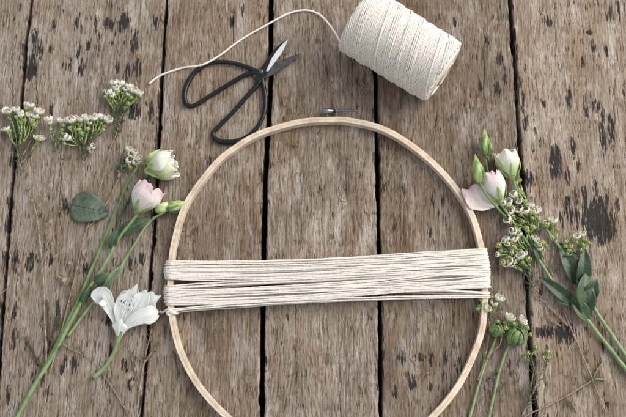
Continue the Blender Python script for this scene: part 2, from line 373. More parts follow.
tabletop = link('tabletop', None, None, 'weathered rough grey brown plank tabletop with black gaps and stains', None, None, 'structure')
tabletop.empty_display_size = .05
for k in range(len(GX)-1):
    X, Y, x0, x1, seed = plank_grid(k)
    U = X*1000; V = Y*1000
    tone, warm = TONE.get(k, (.95, .4)); amp, lam, fis = REL.get(k, (.7, 3.4, .6))
    chev = 1.0 if k == 5 else .55
    wrp = (fbm(U/34, V/110, seed, 2)-.5)*26+(fbm(U/11, V/26, seed+5, 2)-.5)*5.0*chev+(vnoise(U/3.4, V/7, seed+9)-.5)*1.1*chev+(vnoise(U/45, V/10, seed+8)-.5)*2.6*chev
    R = (U*.75+wrp)/lam
    knot = np.zeros_like(U)
    for (kx, ky, kr) in KN:
        q = P(kx, ky, 0); dx = U-q.x*1000; dy = (V-q.y*1000)*.62; d = np.sqrt(dx*dx+dy*dy)+(vnoise(U/2, V/3, seed+91)-.5)*1.2
        wk = np.exp(-(d/kr)**2*.8); R = R*(1-wk)+(d/1.5+R*.12)*wk; knot = np.maximum(knot, np.exp(-(d/(kr*.42))**2))
    ph = R-np.floor(R)
    ci = np.floor(R)
    tooth = ph*sst(1.0, .84, ph)                      # slow rise, steep torn fall
    mod = sst(.30, .52, fbm(U/6, V/14, seed+20, 2))*sst(.22, .50, vnoise(ci*7.7, V/9, seed+21)*.6+vnoise(ci*3.1, V/3.6, seed+22)*.4)
    Z = amp*1.05*(tooth-.3)*mod
    n1 = fbm(U/1.25+wrp*.3, V/17.0, seed+30, 2)
    Z += (n1-.5)*.8*(.6+.4*amp)
    slit = vnoise(U/.85+wrp*.3, V/8.5, seed+40)*.65+vnoise(U/.8, V/4.5, seed+42)*.35
    crack = sst(.74, .84, slit)*sst(.44, .60, fbm(U/16, V/26, seed+41, 2))
    Z -= crack*fis*1.3+knot*.5
    Z += (fbm(U/14, V/2.4, seed+50, 2)-.5)*.28         # saw chatter across the plank
    Z += (fbm(U/22, V/60, seed+60, 2)-.5)*1.2
    dmin = np.minimum(X-x0[:, None], x1[:, None]-X)*1000
    rr = 1.6
    Z -= np.where(dmin < rr, rr-np.sqrt(np.clip(rr*rr-(rr-dmin)**2, 0, None)), 0)*.75
    stn = np.zeros_like(X)
    for (sx, sy, sw, sh, core) in STW:
        if sx < x0.min()-.01 or sx > x1.max()+.01: continue
        a = ((X-sx)/(sw*(1.12+.12*core)))**2+((Y-sy)/(sh*1.16))**2
        np.maximum(stn, np.clip(core-(.45+.9*(core-1))*a, 0, core), out=stn)
    rnd = sst(.66, .80, fbm(U/2.6, V/13, seed+70, 2))*sst(.5, .66, fbm(U/30, V/40, seed+71, 2))*{2: .3, 3: .45, 6: .5, 7: .5}.get(k, 0.0)
    edge = (.55 if k in (4, 5) else 1)*sst(2.8, .6, dmin)*sst(.45, .7, vnoise(V/16, U*0, seed+80))*.6
    stn = np.maximum(np.maximum(stn, rnd), edge)
    for (cx_, c0, c1, cw) in LC:
        q0 = P(cx_, c1, 0); q1 = P(cx_, c0, 0); tt = np.clip((Y-q0.y)/(q1.y-q0.y), 0, 1)
        px_ = q0.x*1000+(q1.x-q0.x)*1000*tt+(fbm(V/9, V*0+cx_, seed+95, 3)-.5)*3.4
        ww_ = cw*np.sin(math.pi*tt)**.5+1e-3
        lc = np.exp(-((U-px_)/ww_)**2)*((tt > 0) & (tt < 1)); Z -= lc*1.5; crack = np.maximum(crack, lc)
    Z -= sst(.35, .8, stn)*.30
    # small knots
    Z -= 0.15
    ny, nx = X.shape
    Zm = Z*MM
    top = np.stack([X, Y, Zm], -1).reshape(-1, 3)
    idx = np.arange(ny*nx).reshape(ny, nx)
    q = np.stack([idx[:-1, :-1], idx[:-1, 1:], idx[1:, 1:], idx[1:, :-1]], -1).reshape(-1, 4)
    # skirts down the sides and ends, and an underside
    bl = np.concatenate([idx[0, :], idx[1:, -1], idx[-1, -2::-1], idx[-2:0:-1, 0]])
    low = top[bl].copy(); low[:, 2] = -.026
    n0 = len(top); L = np.arange(len(bl))+n0
    sk = np.stack([bl, L, np.roll(L, -1), np.roll(bl, -1)], -1)
    verts = np.concatenate([top, low]); quads = np.concatenate([q, sk])
    me = bpy.data.meshes.new('plank')
    me.vertices.add(len(verts)); me.vertices.foreach_set('co', verts.astype(np.float32).ravel())
    me.loops.add(quads.size); me.loops.foreach_set('vertex_index', quads.astype(np.int32).ravel())
    me.polygons.add(len(quads)); me.polygons.foreach_set('loop_start', np.arange(0, quads.size, 4, dtype=np.int32))
    me.polygons.foreach_set('use_smooth', np.concatenate([np.ones(len(q), bool), np.zeros(len(sk), bool)]))
    me.update(calc_edges=True)
    def at(name, arr):
        full = np.concatenate([arr.reshape(-1), arr.reshape(-1)[bl]]).astype(np.float32)
        me.attributes.new(name, 'FLOAT', 'POINT').data.foreach_set('value', full)
    at('stain', stn); at('tone', np.full(X.shape, tone)); at('warm', np.full(X.shape, warm)+(fbm(U/25, V/70, seed+90, 2)-.5)*.7)
    at('grain', np.clip(sst(.78, .96, ph)*mod*min(1, amp)+crack*.9+knot*.8, 0, 1)); at('gu', X+wrp*.30*MM)  # ring lines and knots, plus darker colour wherever cracks are carved
    me.materials.append(M['wood'])
    link('plank', me, tabletop)

# ------------------------------------------------------------------ embroidery hoop
HP = [(331, 119.5), (350, 120.3), (386, 129.5), (422, 153), (450.5, 181), (471, 212), (480.5, 243), (484.8, 268), (485.5, 290), (484, 318), (479, 342),
      (460, 384), (432, 418), (398, 443), (362, 456), (331, 460), (300, 455), (262, 441), (228, 418), (199, 387), (181, 354), (173, 325), (170.5, 305),
      (170, 288), (171, 262), (175, 238), (186, 203), (214.5, 164.5), (235, 147.5), (260, 133), (300, 121.5)]
HZ = 9.0
hc = smooth_path([P(x, y, HZ) for x, y in HP], 14, True)
hc = [Vector((p.x, p.y, 0)) for p in hc]
for it in range(14):
    hc = [(hc[i-1]+hc[i]*2+hc[(i+1) % len(hc)])/4 for i in range(len(hc))]
cen = sum(hc, Vector())/len(hc)
def ring_mesh(off0, off1, z0, z1, name, m, parent, cut=None):
    bv = .22; prof = [(off0+bv, z0), (off1-bv, z0), (off1, z0+bv), (off1, z1-bv), (off1-bv, z1), (off0+bv, z1), (off0, z1-bv), (off0, z0+bv)]
    n = len(hc); vs = []; keep = range(n) if cut is None else range(cut, n+1-cut)
    rows = []
    for i in keep:
        i %= n; T = (hc[(i+1) % n]-hc[i-1]).normalized(); N = Vector((T.y, -T.x, 0))
        if N.dot(hc[i]-cen) < 0: N = -N
        rows.append(len(vs)//8)
        for o, z in prof: vs.append(hc[i]+N*(o*MM)+Vector((0, 0, z*MM+.0004)))
    fs = []; R_ = len(vs)//8
    for i in range(R_ if cut is None else R_-1):
        j = (i+1) % R_
        for q in range(8): fs.append((i*8+q, i*8+(q+1) % 8, j*8+(q+1) % 8, j*8+q))
    if cut is not None: fs += [tuple(range(8)), tuple((R_-1)*8+q for q in range(8))[::-1]]
    mb = MB(); mb.add(vs, fs)
    o = mb.build(name, m, parent, smooth=False)
    return o
hoop = thing('embroidery_hoop', 'large round bamboo embroidery hoop with metal clamp screw, lying across the planks', 'embroidery hoop')
ring_mesh(-2.7, -.03, .2, HZ+.05, 'inner_ring', M['hoop_in'], hoop)
ring_mesh(.03, 2.7, 0, HZ-.12, 'outer_ring', M['hoop'], hoop)
# clamp: bracket plates, barrel, threaded rod, knob
mb = MB()
def box(mb, c, s, rz=0, bev=None):
    R = Matrix.Rotation(rz, 3, 'Z'); vs = []
    b = bev or min(s)*.18
    for zz, ins in ((-1, b), (-1, 0), (1, 0), (1, b)):
        z = zz*(s[2]/2-(0 if ins else b)); 
        for sx, sy in ((-1, -1), (1, -1), (1, 1), (-1, 1)):
            vs.append(Vector(c)+R @ Vector((sx*(s[0]/2-ins), sy*(s[1]/2-ins), z)))
    fs = [(3, 2, 1, 0), (12, 13, 14, 15)]
    for l in range(3):
        for q in range(4): fs.append((l*4+q, l*4+(q+1) % 4, l*4+4+(q+1) % 4, l*4+4+q))
    mb.add(vs, fs)
a = P(336.5, 116, 6); box(mb, (a.x, a.y+.0015, .0055), (.0016, .0085, .0075))
a2 = P(327.5, 117, 6); box(mb, (a2.x, a2.y+.0012, .0050), (.0016, .0075, .0065))
mb.build('clamp_bracket', M['steel'], hoop, smooth=False)
mb = MB(); p0 = P(333, 111, 7); p1 = P(357.5, 110.6, 7)
tube(mb, [p0.lerp(p1, i/60) for i in range(61)], lambda t: .00105+.00012*math.sin(t*200), 10)
mb.build('clamp_screw', M['steel'], hoop)
mb = MB(); ka = P(322.6, 111.3, 7); kb = P(335, 111, 7)
Mx = frame(ka, kb-ka); Lk = (kb-ka).length
lathe(mb, [(.0016, 0), (.0026, .0004), (.0029, .002), (.0029, Lk*.62), (.0024, Lk*.66), (.0024, Lk*.82), (.0017, Lk*.86), (.0017, Lk)], Mx, 20)
nb = mb.build('screw_knob', M['steel'], hoop)
mb = MB(); pa = P(335.2, 111, 7); lathe(mb, [(.0024, 0), (.0038, .0003), (.0038, .0014), (.0024, .0017)], frame(pa, kb-ka), 6)
mb.build('clamp_nut', M['steel'], hoop, smooth=False)

# ------------------------------------------------------------------ yarn wound across the hoop
random.seed(5)
wrap = thing('wound_yarn', 'band of cream yarn wound across the hoop, knotted at its left end', 'yarn')
ly = [261.2+i*.86 for i in range(22)]+[286.0+i*.92 for i in range(22)]+[309.0, 311.0]
ry = [249.2+i*.93 for i in range(42)]+[292.0, 294.2, 296.0, 297.8]
def ring_x(py, side, off):
    """photo x of the ring's outer edge at photo row py"""
    best = None
    for p in hc:
        q = PX(Vector((p.x, p.y, HZ*MM)))
        if (q[0] > 330) == (side > 0):
            d = abs(q[1]-py)
            if best is None or d < best[0]: best = (d, q[0])
    return best[1]+side*off
perm = list(range(46))
for i in range(0, 43):
    if random.random() < .6: j = min(43, i+random.choice((1, 2, 4, 6, 9))); perm[i], perm[j] = perm[j], perm[i]
for i in range(46):
    mb = MB(); yl = ly[i]+random.uniform(-.5, .5); yr = ry[perm[i]]+random.uniform(-.5, .5)
    f = (yl-261)/51; ym = (259.4+i*.89 if i < 44 else 299.3+(i-44)*1.3)+random.uniform(-3.6, 3.6)*(1 if 2 < i < 43 else .2)
    zl = .3+random.random()*2.2
    xl = ring_x(yl, -1, 2.9+random.random()*1.3+1.1*math.sin(math.pi*(i % 22)/21)); xr = ring_x(yr, 1, 2.9+random.random()*1.2)
    top = []
    ye = 260.6+i*1.10
    n = 22; jit = [random.uniform(-.35, .35) for _ in range(n+1)]
    for k in range(n+1):
        t = k/n; x = xl+3.2+(xr-xl-6.4)*t
        y = random.uniform(-.12, .12)+(1-t)**2*ye+2*t*(1-t)*(2*ym-.5*(ye+yr))+t*t*yr+(yl-ye)*(1-t)**6
        z = HZ+1.1+zl*(.45+.55*math.sin(math.pi*t))+.25*math.sin(9*t+i)
        top.append(P(x, y+jit[k]*.8, z))
    rt = [P(xr-.5, yr, HZ+.2), P(xr+.9, yr, HZ-2.2), P(xr+.9, yr, 3.0), P(xr-.8, yr, 1.0), P(xr-3.5, yr, .6)]
    yb = yr+random.uniform(-1, 1); yd = yl+random.uniform(-1, 1)+.8
    bot = [P(xr-6+(xl-xr+12)*k/12, yb+(yd-yb)*k/12+random.uniform(-.5, .5)+(3.0*math.sin(math.pi*k/12))*(-1 if f > .5 else 1), 1.5+.7*math.sin(math.pi*k/12)+random.random()) for k in range(13)]
    lf = [P(xl+3.5, yd, .6), P(xl+.6, yd, 1.0), P(xl-.9, yl+.4, 3.0), P(xl-.9, yl+.2, HZ-2.2), P(xl+.6, yl, HZ+.2)]
    path = smooth_path(top+rt+bot+lf, 5, True)
    tube(mb, path, random.uniform(.00060, .00074), 8, True, twist=520, lobes=3, lobe_amp=.16)
    mb.build('strand', M['yarn'], wrap)
# knot and fuzzy end at the lower left
mb = MB()
for j in range(3):
    cy = 310.5+j*1.3; xl = ring_x(cy, -1, 2.8)
    ring = []
    for k in range(16):
        a = 2*math.pi*k/16
        ring.append(P(xl+4.3+5.4*math.cos(a), cy+.5*math.sin(a*2), 5.2+5.6*math.sin(a)))
    tube(mb, smooth_path(ring, 3, True), .0009, 8, True, twist=520, lobes=3, lobe_amp=.16)
kn = [P(172, 309, 10.5), P(169, 311, 12), P(167, 313.5, 11), P(170, 315, 9.5), P(172, 312, 10.8), P(168, 309.5, 10), P(165, 311, 7), P(162.5, 312.3, 4), P(160, 312, 2.4)]
tube(mb, smooth_path(kn, 8), .0010, 8, twist=520, lobes=3, lobe_amp=.16)
for j in range(9):
    a = P(161, 312, 2.6); tube(mb, smooth_path([a, a+Vector((random.uniform(-.003, 0), random.uniform(-.003, .003), random.uniform(-.001, .001)))], 4), (.0003, .0001), 4)
mb.build('knot', M['yarn'], wrap)
# stray loose fibres on the band
# ------------------------------------------------------------------ spool of cotton yarn
spool = thing('yarn_spool', 'full spool of cream cotton string lying on its side at the top of the tabletop', 'spool')
RA, RB = .0325, .0310
A = P(356, 19, 33); B = P(444.5, 73, 33)
A.z = RA+.0015; B.z = RB+.0015
ax = (B-A); LS = ax.length; MS = frame(A, ax)
mb = MB()
core_prof = []
NS = 40
def rad_s(t): return (RA+(RB-RA)*t)*(1-.0*t)-.0042*max(0, 1-min(t, 1-t)/.045)**2.2
lathe(mb, [(.0127, 0.03), (.0127, 0.001)]+[(rad_s(i/NS)-.0006, LS*i/NS) for i in range(NS+1)]+[(.0127, LS-.001), (.0127, LS-.04)], MS, 64)
wound = mb.build('wound_string', M['yarn'], spool)
mb = MB()   # the outer cross-wound layers, as real string
random.seed(11)
def helix(phase, turns, t0, t1, lift, n=None, sgn=1):
    n = n or int(turns*44)
    pts = []
    for i in range(n+1):
        s = i/n; t = t0+(t1-t0)*s; a = phase+sgn*2*math.pi*turns*s
        r = rad_s(t)+lift*MM
        pts.append(MS @ Vector((math.cos(a)*r, math.sin(a)*r, LS*t)))
    return pts
K = 2*math.pi/30
for j in range(30):
    tube(mb, helix(j*K, 2.0+.01*math.sin(j*1.7), .010, .990, -.45+.15*random.random()), random.uniform(.00070, .00084), 6, twist=900, lobes=2, lobe_amp=.12)
for j in [0, 1, 2, 3, 4, 5, 9, 10, 11, 12, 15, 16, 17, 18, 19, 20, 24, 25, 26]:
    tube(mb, helix(j*K+random.uniform(-.02, .02), 1.9, .010, .990, .15+.15*random.random(), sgn=-1), random.uniform(.00068, .00080), 6, twist=900, lobes=2, lobe_amp=.12)
for j in (0, 1, 2, 3, 8, 9, 14, 15, 16, 17, 22):
    tube(mb, helix(j*K*.92+.4+random.uniform(-.02, .02), 1.75, .012, .988, .70+.15*random.random()), random.uniform(.00068, .00078), 6, twist=900, lobes=2, lobe_amp=.12)
mb.build('crossed_winding', M['yarn'], spool)
mb = MB()   # thread rings on the end face
for j in range(15):
    r = .0135+j*.00112
    if r > RB-.0052: break
    tube(mb, [MS @ Vector((math.cos(a)*r, math.sin(a)*r, LS+.0004*math.sin(j*3))) for a in [2*math.pi*k/60 for k in range(60)]], .00058, 5, True)
mb.build('end_winding', M['yarn'], spool)
mb = MB()
def ringtube(r0, r1, z0, z1):
    vs = []; sd = 40
    for r, z in ((r1, z0), (r1, z1), (r0, z1), (r0, z0)):
        for k in range(sd):
            a = 2*math.pi*k/sd; vs.append(MS @ Vector((math.cos(a)*r, math.sin(a)*r, z)))
    fs = [(l*sd+k, l*sd+(k+1) % sd, ((l+1) % 4)*sd+(k+1) % sd, ((l+1) % 4)*sd+k) for l in range(4) for k in range(sd)]
    mb.add(vs, fs)
ringtube(.0108, .0126, -.002, LS+.0022)
mb.build('cardboard_core', M['card'], spool)
mb = MB()
tp = [(149, 83.6, 1.3), (161.6, 74.8, 1.2), (183, 67.8, 1.6), (196, 66.2, 4.5), (205, 63.6, 5.5), (219, 55.8, 2.2), (240.7, 39.8, 1.2), (266, 25.2, 1.2), (287.5, 13.9, 1.2), (305.5, 10.2, 1.4), (320, 15, 2.5), (331, 27, 6), (337.5, 37, 12), (340.5, 43, 20)]
tube(mb, smooth_path([P(*q) for q in tp], 26), .00098, 8, twist=520, lobes=3, lobe_amp=.16)
mb.build('loose_string', M['yarn'], spool)

# ------------------------------------------------------------------ scissors
sc = thing('scissors', 'black iron scissors with big looped handles and slightly open blades above the hoop', 'scissors')
def handle(pts, z0, z1):
    mb = MB(); n = len(pts)
    q = [P(x, y, z0+(z1-z0)*math.sin(math.pi*min(1, i/(n-1)))) for i, (x, y) in enumerate(pts)]
    tube(mb, smooth_path(q, 8), lambda t: .0020+.0005*math.cos(2*math.pi*t)**2, 10, flat=.85)
    return mb.build('handle', M['iron'], sc)
handle([(262, 72.5), (256, 71.3), (249, 68), (239.7, 64.6), (226.8, 62), (215, 62), (204, 65.5), (194, 73), (187, 84.6), (184.4, 95), (186, 103), (190, 106), (196, 104.5), (206.6, 98), (226.8, 85.4), (243, 76), (252, 73), (262, 74.5)], 3.6, 2.6)
handle([(262, 76), (257.5, 84.6), (247.5, 95.5), (232.5, 112.5), (217.5, 127.5), (213, 134), (216.5, 139.6), (225, 142), (237, 141), (249, 135.6), (258.4, 125.5), (264, 113.4), (265.3, 99), (263.5, 86), (261.5, 76)], 3.6, 2.6)
def slab(name, poly, z0, z1, m, zmid=None):
    """bevelled flat part from a photo outline; thickness z0..z1 mm"""
    mb = MB(); n = len(poly)
    c = (sum(p[0] for p in poly)/n, sum(p[1] for p in poly)/n)
    lo = [P(x, y, z0) for x, y in poly]; mi = [P(x, y, z1-.45) for x, y in poly]
    hi = [P(x+(c[0]-x)*.10, y+(c[1]-y)*.10, z1) for x, y in poly]
    vs = lo+mi+hi; fs = [tuple(range(n))[::-1], tuple(2*n+i for i in range(n))]
    for l in range(2):
        for i in range(n): fs.append((l*n+i, l*n+(i+1) % n, (l+1)*n+(i+1) % n, (l+1)*n+i))
    mb.add(vs, fs); return mb.build(name, m, sc, smooth=False)
b1 = slab('blade', [(254, 79), (258.5, 72), (262.4, 66), (268, 57.5), (275, 48.6), (281, 43), (288.6, 38.2), (286, 45), (281, 54), (274.5, 63), (267.5, 72.3), (262, 79), (257, 83)], 4.6, 6.3, M['iron'])
b2 = slab('blade', [(251, 70.5), (257, 69.5), (264, 67.5), (270.5, 64.5), (276.5, 62), (289, 57.2), (301.5, 52.8), (291.5, 61.8), (281, 69.5), (272, 75.2), (264, 78.6), (254, 77)], 2.6, 4.4, M['blade'])
ebe = slab('cutting_edge', [(288.4, 38.6), (283, 43.2), (277, 50), (270.8, 59.5), (266, 70.8), (268, 71.6), (275, 62.4), (281.4, 53.4), (286, 45)], 5.9, 6.75, M['bevel'])
mb = MB(); p = P(260.8, 71.7, 6.2); lathe(mb, [(.0024, -.004), (.0026, 0), (.0026, .0006), (.0020, .0011), (.0007, .0013)], Matrix.Translation(p), 16)
mb.build('pivot_rivet', M['blade'], sc)

# ------------------------------------------------------------------ plants: builders
def stem_path(pts, z=2.0):
    return smooth_path([P(q[0], q[1], q[2] if len(q) > 2 else z) for q in pts], 8)
def stem(parent, pts, r, m='stem', z=2.0, name='stem', nodes=0):
    mb = MB(); pth = stem_path(pts, z); ph = random.random()*6
    r0, r1 = (r if isinstance(r, tuple) else (r, r)); r0 *= .88; r1 *= .88; nd = [random.random() for _ in range(4)]
    tube(mb, pth, lambda t: (r0+(r1-r0)*t)*MM*(1+.06*math.sin(t*23+ph)+.04*math.sin(t*61+ph)+.22*sum(math.exp(-((t-q)/.008)**2) for q in nd)), 10)
    return mb.build(name, M[m], parent), pth
def leaf(parent, base, tip, width, z0, z1, m='leaf', fold=.25, curl=0.0, side=0.0, arch=2.0, name='leaf', shape=1.0, vein=True, wav=.06, roll=0.0, pw=.72):
    """elliptical leaf lying from base to tip (photo px), width px, heights in mm"""
    a = P(base[0], base[1], z0); b = P(tip[0], tip[1], z1); L = (b-a).length; W = width*.94*MM*.5
    d = (b-a).normalized(); n = Vector((0, 0, 1)); n = (n-d*n.dot(d)).normalized(); s_ = d.cross(n)
    ph = random.random()*6
    def prof(t): return (math.sin(math.pi*min(1, (t**(.80*shape)))))**pw if 0 < t < 1 else 0.0
    def fn(s, t):
        w_ = W*max(prof(.02+.965*t), .03)
        side_off = side*.94*MM*math.sin(math.pi*t)
        p = a+d*(L*t)+n*(arch*MM*math.sin(math.pi*t)-curl*MM*t*t)
        hh = abs(s)*w_*fold+wav*W*math.sin(7*t+ph+2*s)*abs(s)
        q = s_*(s*w_*math.cos(roll)+side_off)+n*(hh+s*w_*math.sin(roll))
        return p+q
    mb = MB(); sheet(mb, fn, 10, 18, .00035)
    o = mb.build(name, M[m], parent)
    if vein:
        mv = MB(); tube(mv, [fn(0, t/16)+n*.00018 for t in range(17)], (.00045, .00015), 6)
        for k in range(1, 6):
            for sg in (-1, 1):
                t0 = .08+k*.13
                tube(mv, [fn(sg*q*.85, min(.97, t0+q*.17))+n*.0002 for q in (0, .25, .5, .75, 1)], (.00018, .00006), 4)
        mv.build('vein', M['vein'] if m == 'leaf_blue' else M['leaf_pale'] if m in ('leaf_mid',) else M['leaf_mid'], o)
    return o

def big_bloom(parent, base, tip, z0, z1, R, mats, n=5, ruff=.10, openness=.25, seed=0, rollo=0.0, sepals=True, tipz=.1, squash=.85):
    """cup-shaped lisianthus flower head: base & tip in photo px, R in mm"""
    rnd = random.Random(seed)
    a = P(base[0], base[1], z0); b = P(tip[0], tip[1], z1); L = (b-a).length; R = R*MM
    Mx = frame(a, b-a, rollo) if rollo else frame(a, b-a)
    Mx = Mx @ Matrix.Diagonal((1, squash, 1, 1)) if False else Mx
    def petal(phi, rs, hs, ls, ruf, op):
        k1 = rnd.uniform(3, 5); p1 = rnd.uniform(0, 6); p2 = rnd.uniform(0, 6); tl = rnd.uniform(-.05, .1)
        def fn(s, t):
            w_ = math.sin(math.pi*(.14+.70*t))**.8
            prof = (.20+.80*math.sin(math.pi*.5*min(1, t*1.35))**.9)*(1-.16*max(0, t-.55)/.45) + op*max(0, t-.6)**1.4*2.2
            an = phi+s*hs*w_
            r = R*rs*prof*(1+.07*s)+R*ruf*t**3*math.sin(k1*s+p1)*.9
            z = L*ls*(t-.17*s*s*t**3+tl*s*t*t)+R*ruf*.5*t**3*math.sin(k1*1.3*s+p2)+R*.025*t**4*math.sin(9*s+p1)
            r += R*.03*t**4*math.sin(8*s+p2)
            r += R*op*.7*max(0, t-.8)/.2*.25
            return (math.cos(an)*r, math.sin(an)*r, z)
        mb = MB(); sheet(mb, fn, 20, 20, .0003, Mx); return mb
    head = MB()
    for k in range(7):     # furled heart
        pm = petal(k*2.4+rnd.uniform(-.2, .2), .30+.42*k/6, .85, .78+.035*k, ruff*.9, .0)
        head.add(pm.v, pm.f, pm.t, pm.u)
    h = head.build('flower_head', M[mats[0]], parent)
    for k in range(n):
        pm = petal(2*math.pi*k/n+rnd.uniform(-.15, .15), .93+.08*(k % 2), 1.0, rnd.uniform(.92, 1.02), ruff, openness*rnd.uniform(.7, 1.2))
        pm.build('petal', M[mats[k % len(mats)]], h)
    if sepals:
        mb = MB(); lathe(mb, [(.0012, -.003), (.0022, -.001), (.0042, .001), (.0052, .004), (.003, .006)], Mx, 12)
        for k in range(5):
            an = 2*math.pi*k/5+.3
            def fs_(s, t):
                w_ = .0021*(1-t)**.7*(.5+.5*min(1, t*6))+.0001; r = .0045+R*.55*math.sin(min(1, t*1.2)*1.5)*.85+.0006
                z = .0005+L*.48*t
                return (math.cos(an)*r-math.sin(an)*s*w_, math.sin(an)*r+math.cos(an)*s*w_, z)
            sheet(mb, fs_, 4, 8, .0005, Mx)
        mb.build('calyx', M['sepal'], h)
    return h
def pointed_bud(parent, base, tip, z0, z1, R, m='sepal', twistv=1.2, seed=0, sep=True):
    rnd = random.Random(seed); a = P(base[0], base[1], z0); b = P(tip[0], tip[1], z1); L = (b-a).length; R *= MM; Mx = frame(a, b-a)
    mb = MB(); vs = []; n = 22; sd = 20; ts = []
    for i in range(n+1):
        t = i/n; r = R*(math.sin(math.pi*min(1, t**.72))**.9*(1-.25*t)+.02) if t < 1 else R*.02
        r = max(r, R*.03)
        for k in range(sd):
            an = 2*math.pi*k/sd+twistv*t
            rr = r*(1+.10*math.cos(4*(an-twistv*t*2.2)))
            vs.append(Mx @ Vector((math.cos(an)*rr, math.sin(an)*rr, L*t))); ts.append(t)
    fs = [(i*sd+k, i*sd+(k+1) % sd, (i+1)*sd+(k+1) % sd, (i+1)*sd+k) for i in range(n) for k in range(sd)]+[tuple(range(sd))[::-1], tuple(n*sd+k for k in range(sd))]
    mb.add(vs, fs, ts); o = mb.build('bud', M[m], parent)
    if sep:
        mb = MB(); lathe(mb, [(.0010, -.002), (.0018, 0), (.0026, .0016), (.001, .003)], Mx, 10)
        for k in range(4):
            an = 2*math.pi*k/4+rnd.random()
            Ls = L*rnd.uniform(.55, .85)
            def fs_(s, t):
                w_ = .0013*(1-t)**.6*min(1, .4+t*5)+.00008
                tt = Ls*t/L; r = R*(math.sin(math.pi*min(1, max(tt, .001)**.72))**.9*(1-.25*tt))+.0007+.0012*t*t
                return (math.cos(an)*r-math.sin(an)*s*w_, math.sin(an)*r+math.cos(an)*s*w_, Ls*t)
            sheet(mb, fs_, 3, 8, .00045, Mx)
        mb.build('calyx', M['stem'], o)
    return o

def blossom(parent, p, axis, size, kind=0, seed=0):
    """waxflower: green funnel calyx with small rounded white petals; p = centre of the white part"""
    rnd = random.Random(seed); ax_ = Vector(axis).normalized(); s = size*MM
    Mx = frame(p-ax_*s*.15, ax_, rnd.random()*6)
    mb = MB(); np_ = 5; op = {0: .0, 1: .45, 2: .15, 3: .0}[kind]+rnd.uniform(0, .22)
    for k in range(np_):
        an = 2*math.pi*k/np_+rnd.uniform(-.1, .1)
        def fn(u, t, an=an):
            th = t*(1.9-op*1.0)                         # polar sweep: petals close over the top
            hw = .72*math.sin(math.pi*(.16+.74*t))
            r = s*.53*math.sin(min(th+.45, 2.85))*(1+op*.45*t); z = -s*.50*math.cos(th+.45)+s*.30
            a = an+u*hw
            r *= (1+.05*u)
            return (math.cos(a)*r, math.sin(a)*r, z)
        sheet(mb, fn, 5, 6, s*.07, Mx)
    o = mb.build('blossom', M['p_wax'] if kind != 3 else M['calyx'], parent)
    mc = MB()
    lathe(mc, [(s*.08, -s*.95), (s*.13, -s*.75), (s*.24, -s*.40), (s*.36, -s*.14), (s*.38, -s*.04), (s*.26, s*.02)], Mx, 10, .06, 0, 5)
    mc.build('calyx', M['calyx'], o)
    if kind in (1, 3):
        mc = MB(); lathe(mc, [(s*.24, s*.1), (s*.26, s*.28 if kind == 1 else s*.55), (s*.08, s*.3 if kind == 1 else s*.65)], Mx, 10)
        mc.build('flower_centre', M['blush'] if kind == 3 else M['calyx'], o)
    return o
def needles(mb, pth, n, lmin=4, lmax=8, t0=0, t1=1, spread=.9, rnd=random, r=.42):
    m = len(pth)-1
    for k in range(n):
        t = (t0+(t1-t0)*rnd.random())*m; i = min(int(t), m-1); p = pth[i].lerp(pth[i+1], t-i); d = (pth[i]-pth[i+1]).normalized()
        side = Vector((-d.y, d.x, 0))*rnd.choice((-1, 1)); L = rnd.uniform(lmin, lmax)*MM
        e = (d*rnd.uniform(.3, 1)+side*rnd.uniform(.3, spread)+Vector((0, 0, rnd.uniform(0, .6)))).normalized()
        q = p+e*L*.5+Vector((0, 0, .0003)); e2 = (e+d*rnd.uniform(0, .6)+Vector((0, 0, rnd.uniform(-.2, .25)))).normalized()
        end = q+e2*L*.5
        end.z = max(end.z, .0006); q.z = max(q.z, .0006)
        tube(mb, smooth_path([p, q, end], 3), lambda t: r*MM*(1-.75*t), 5)
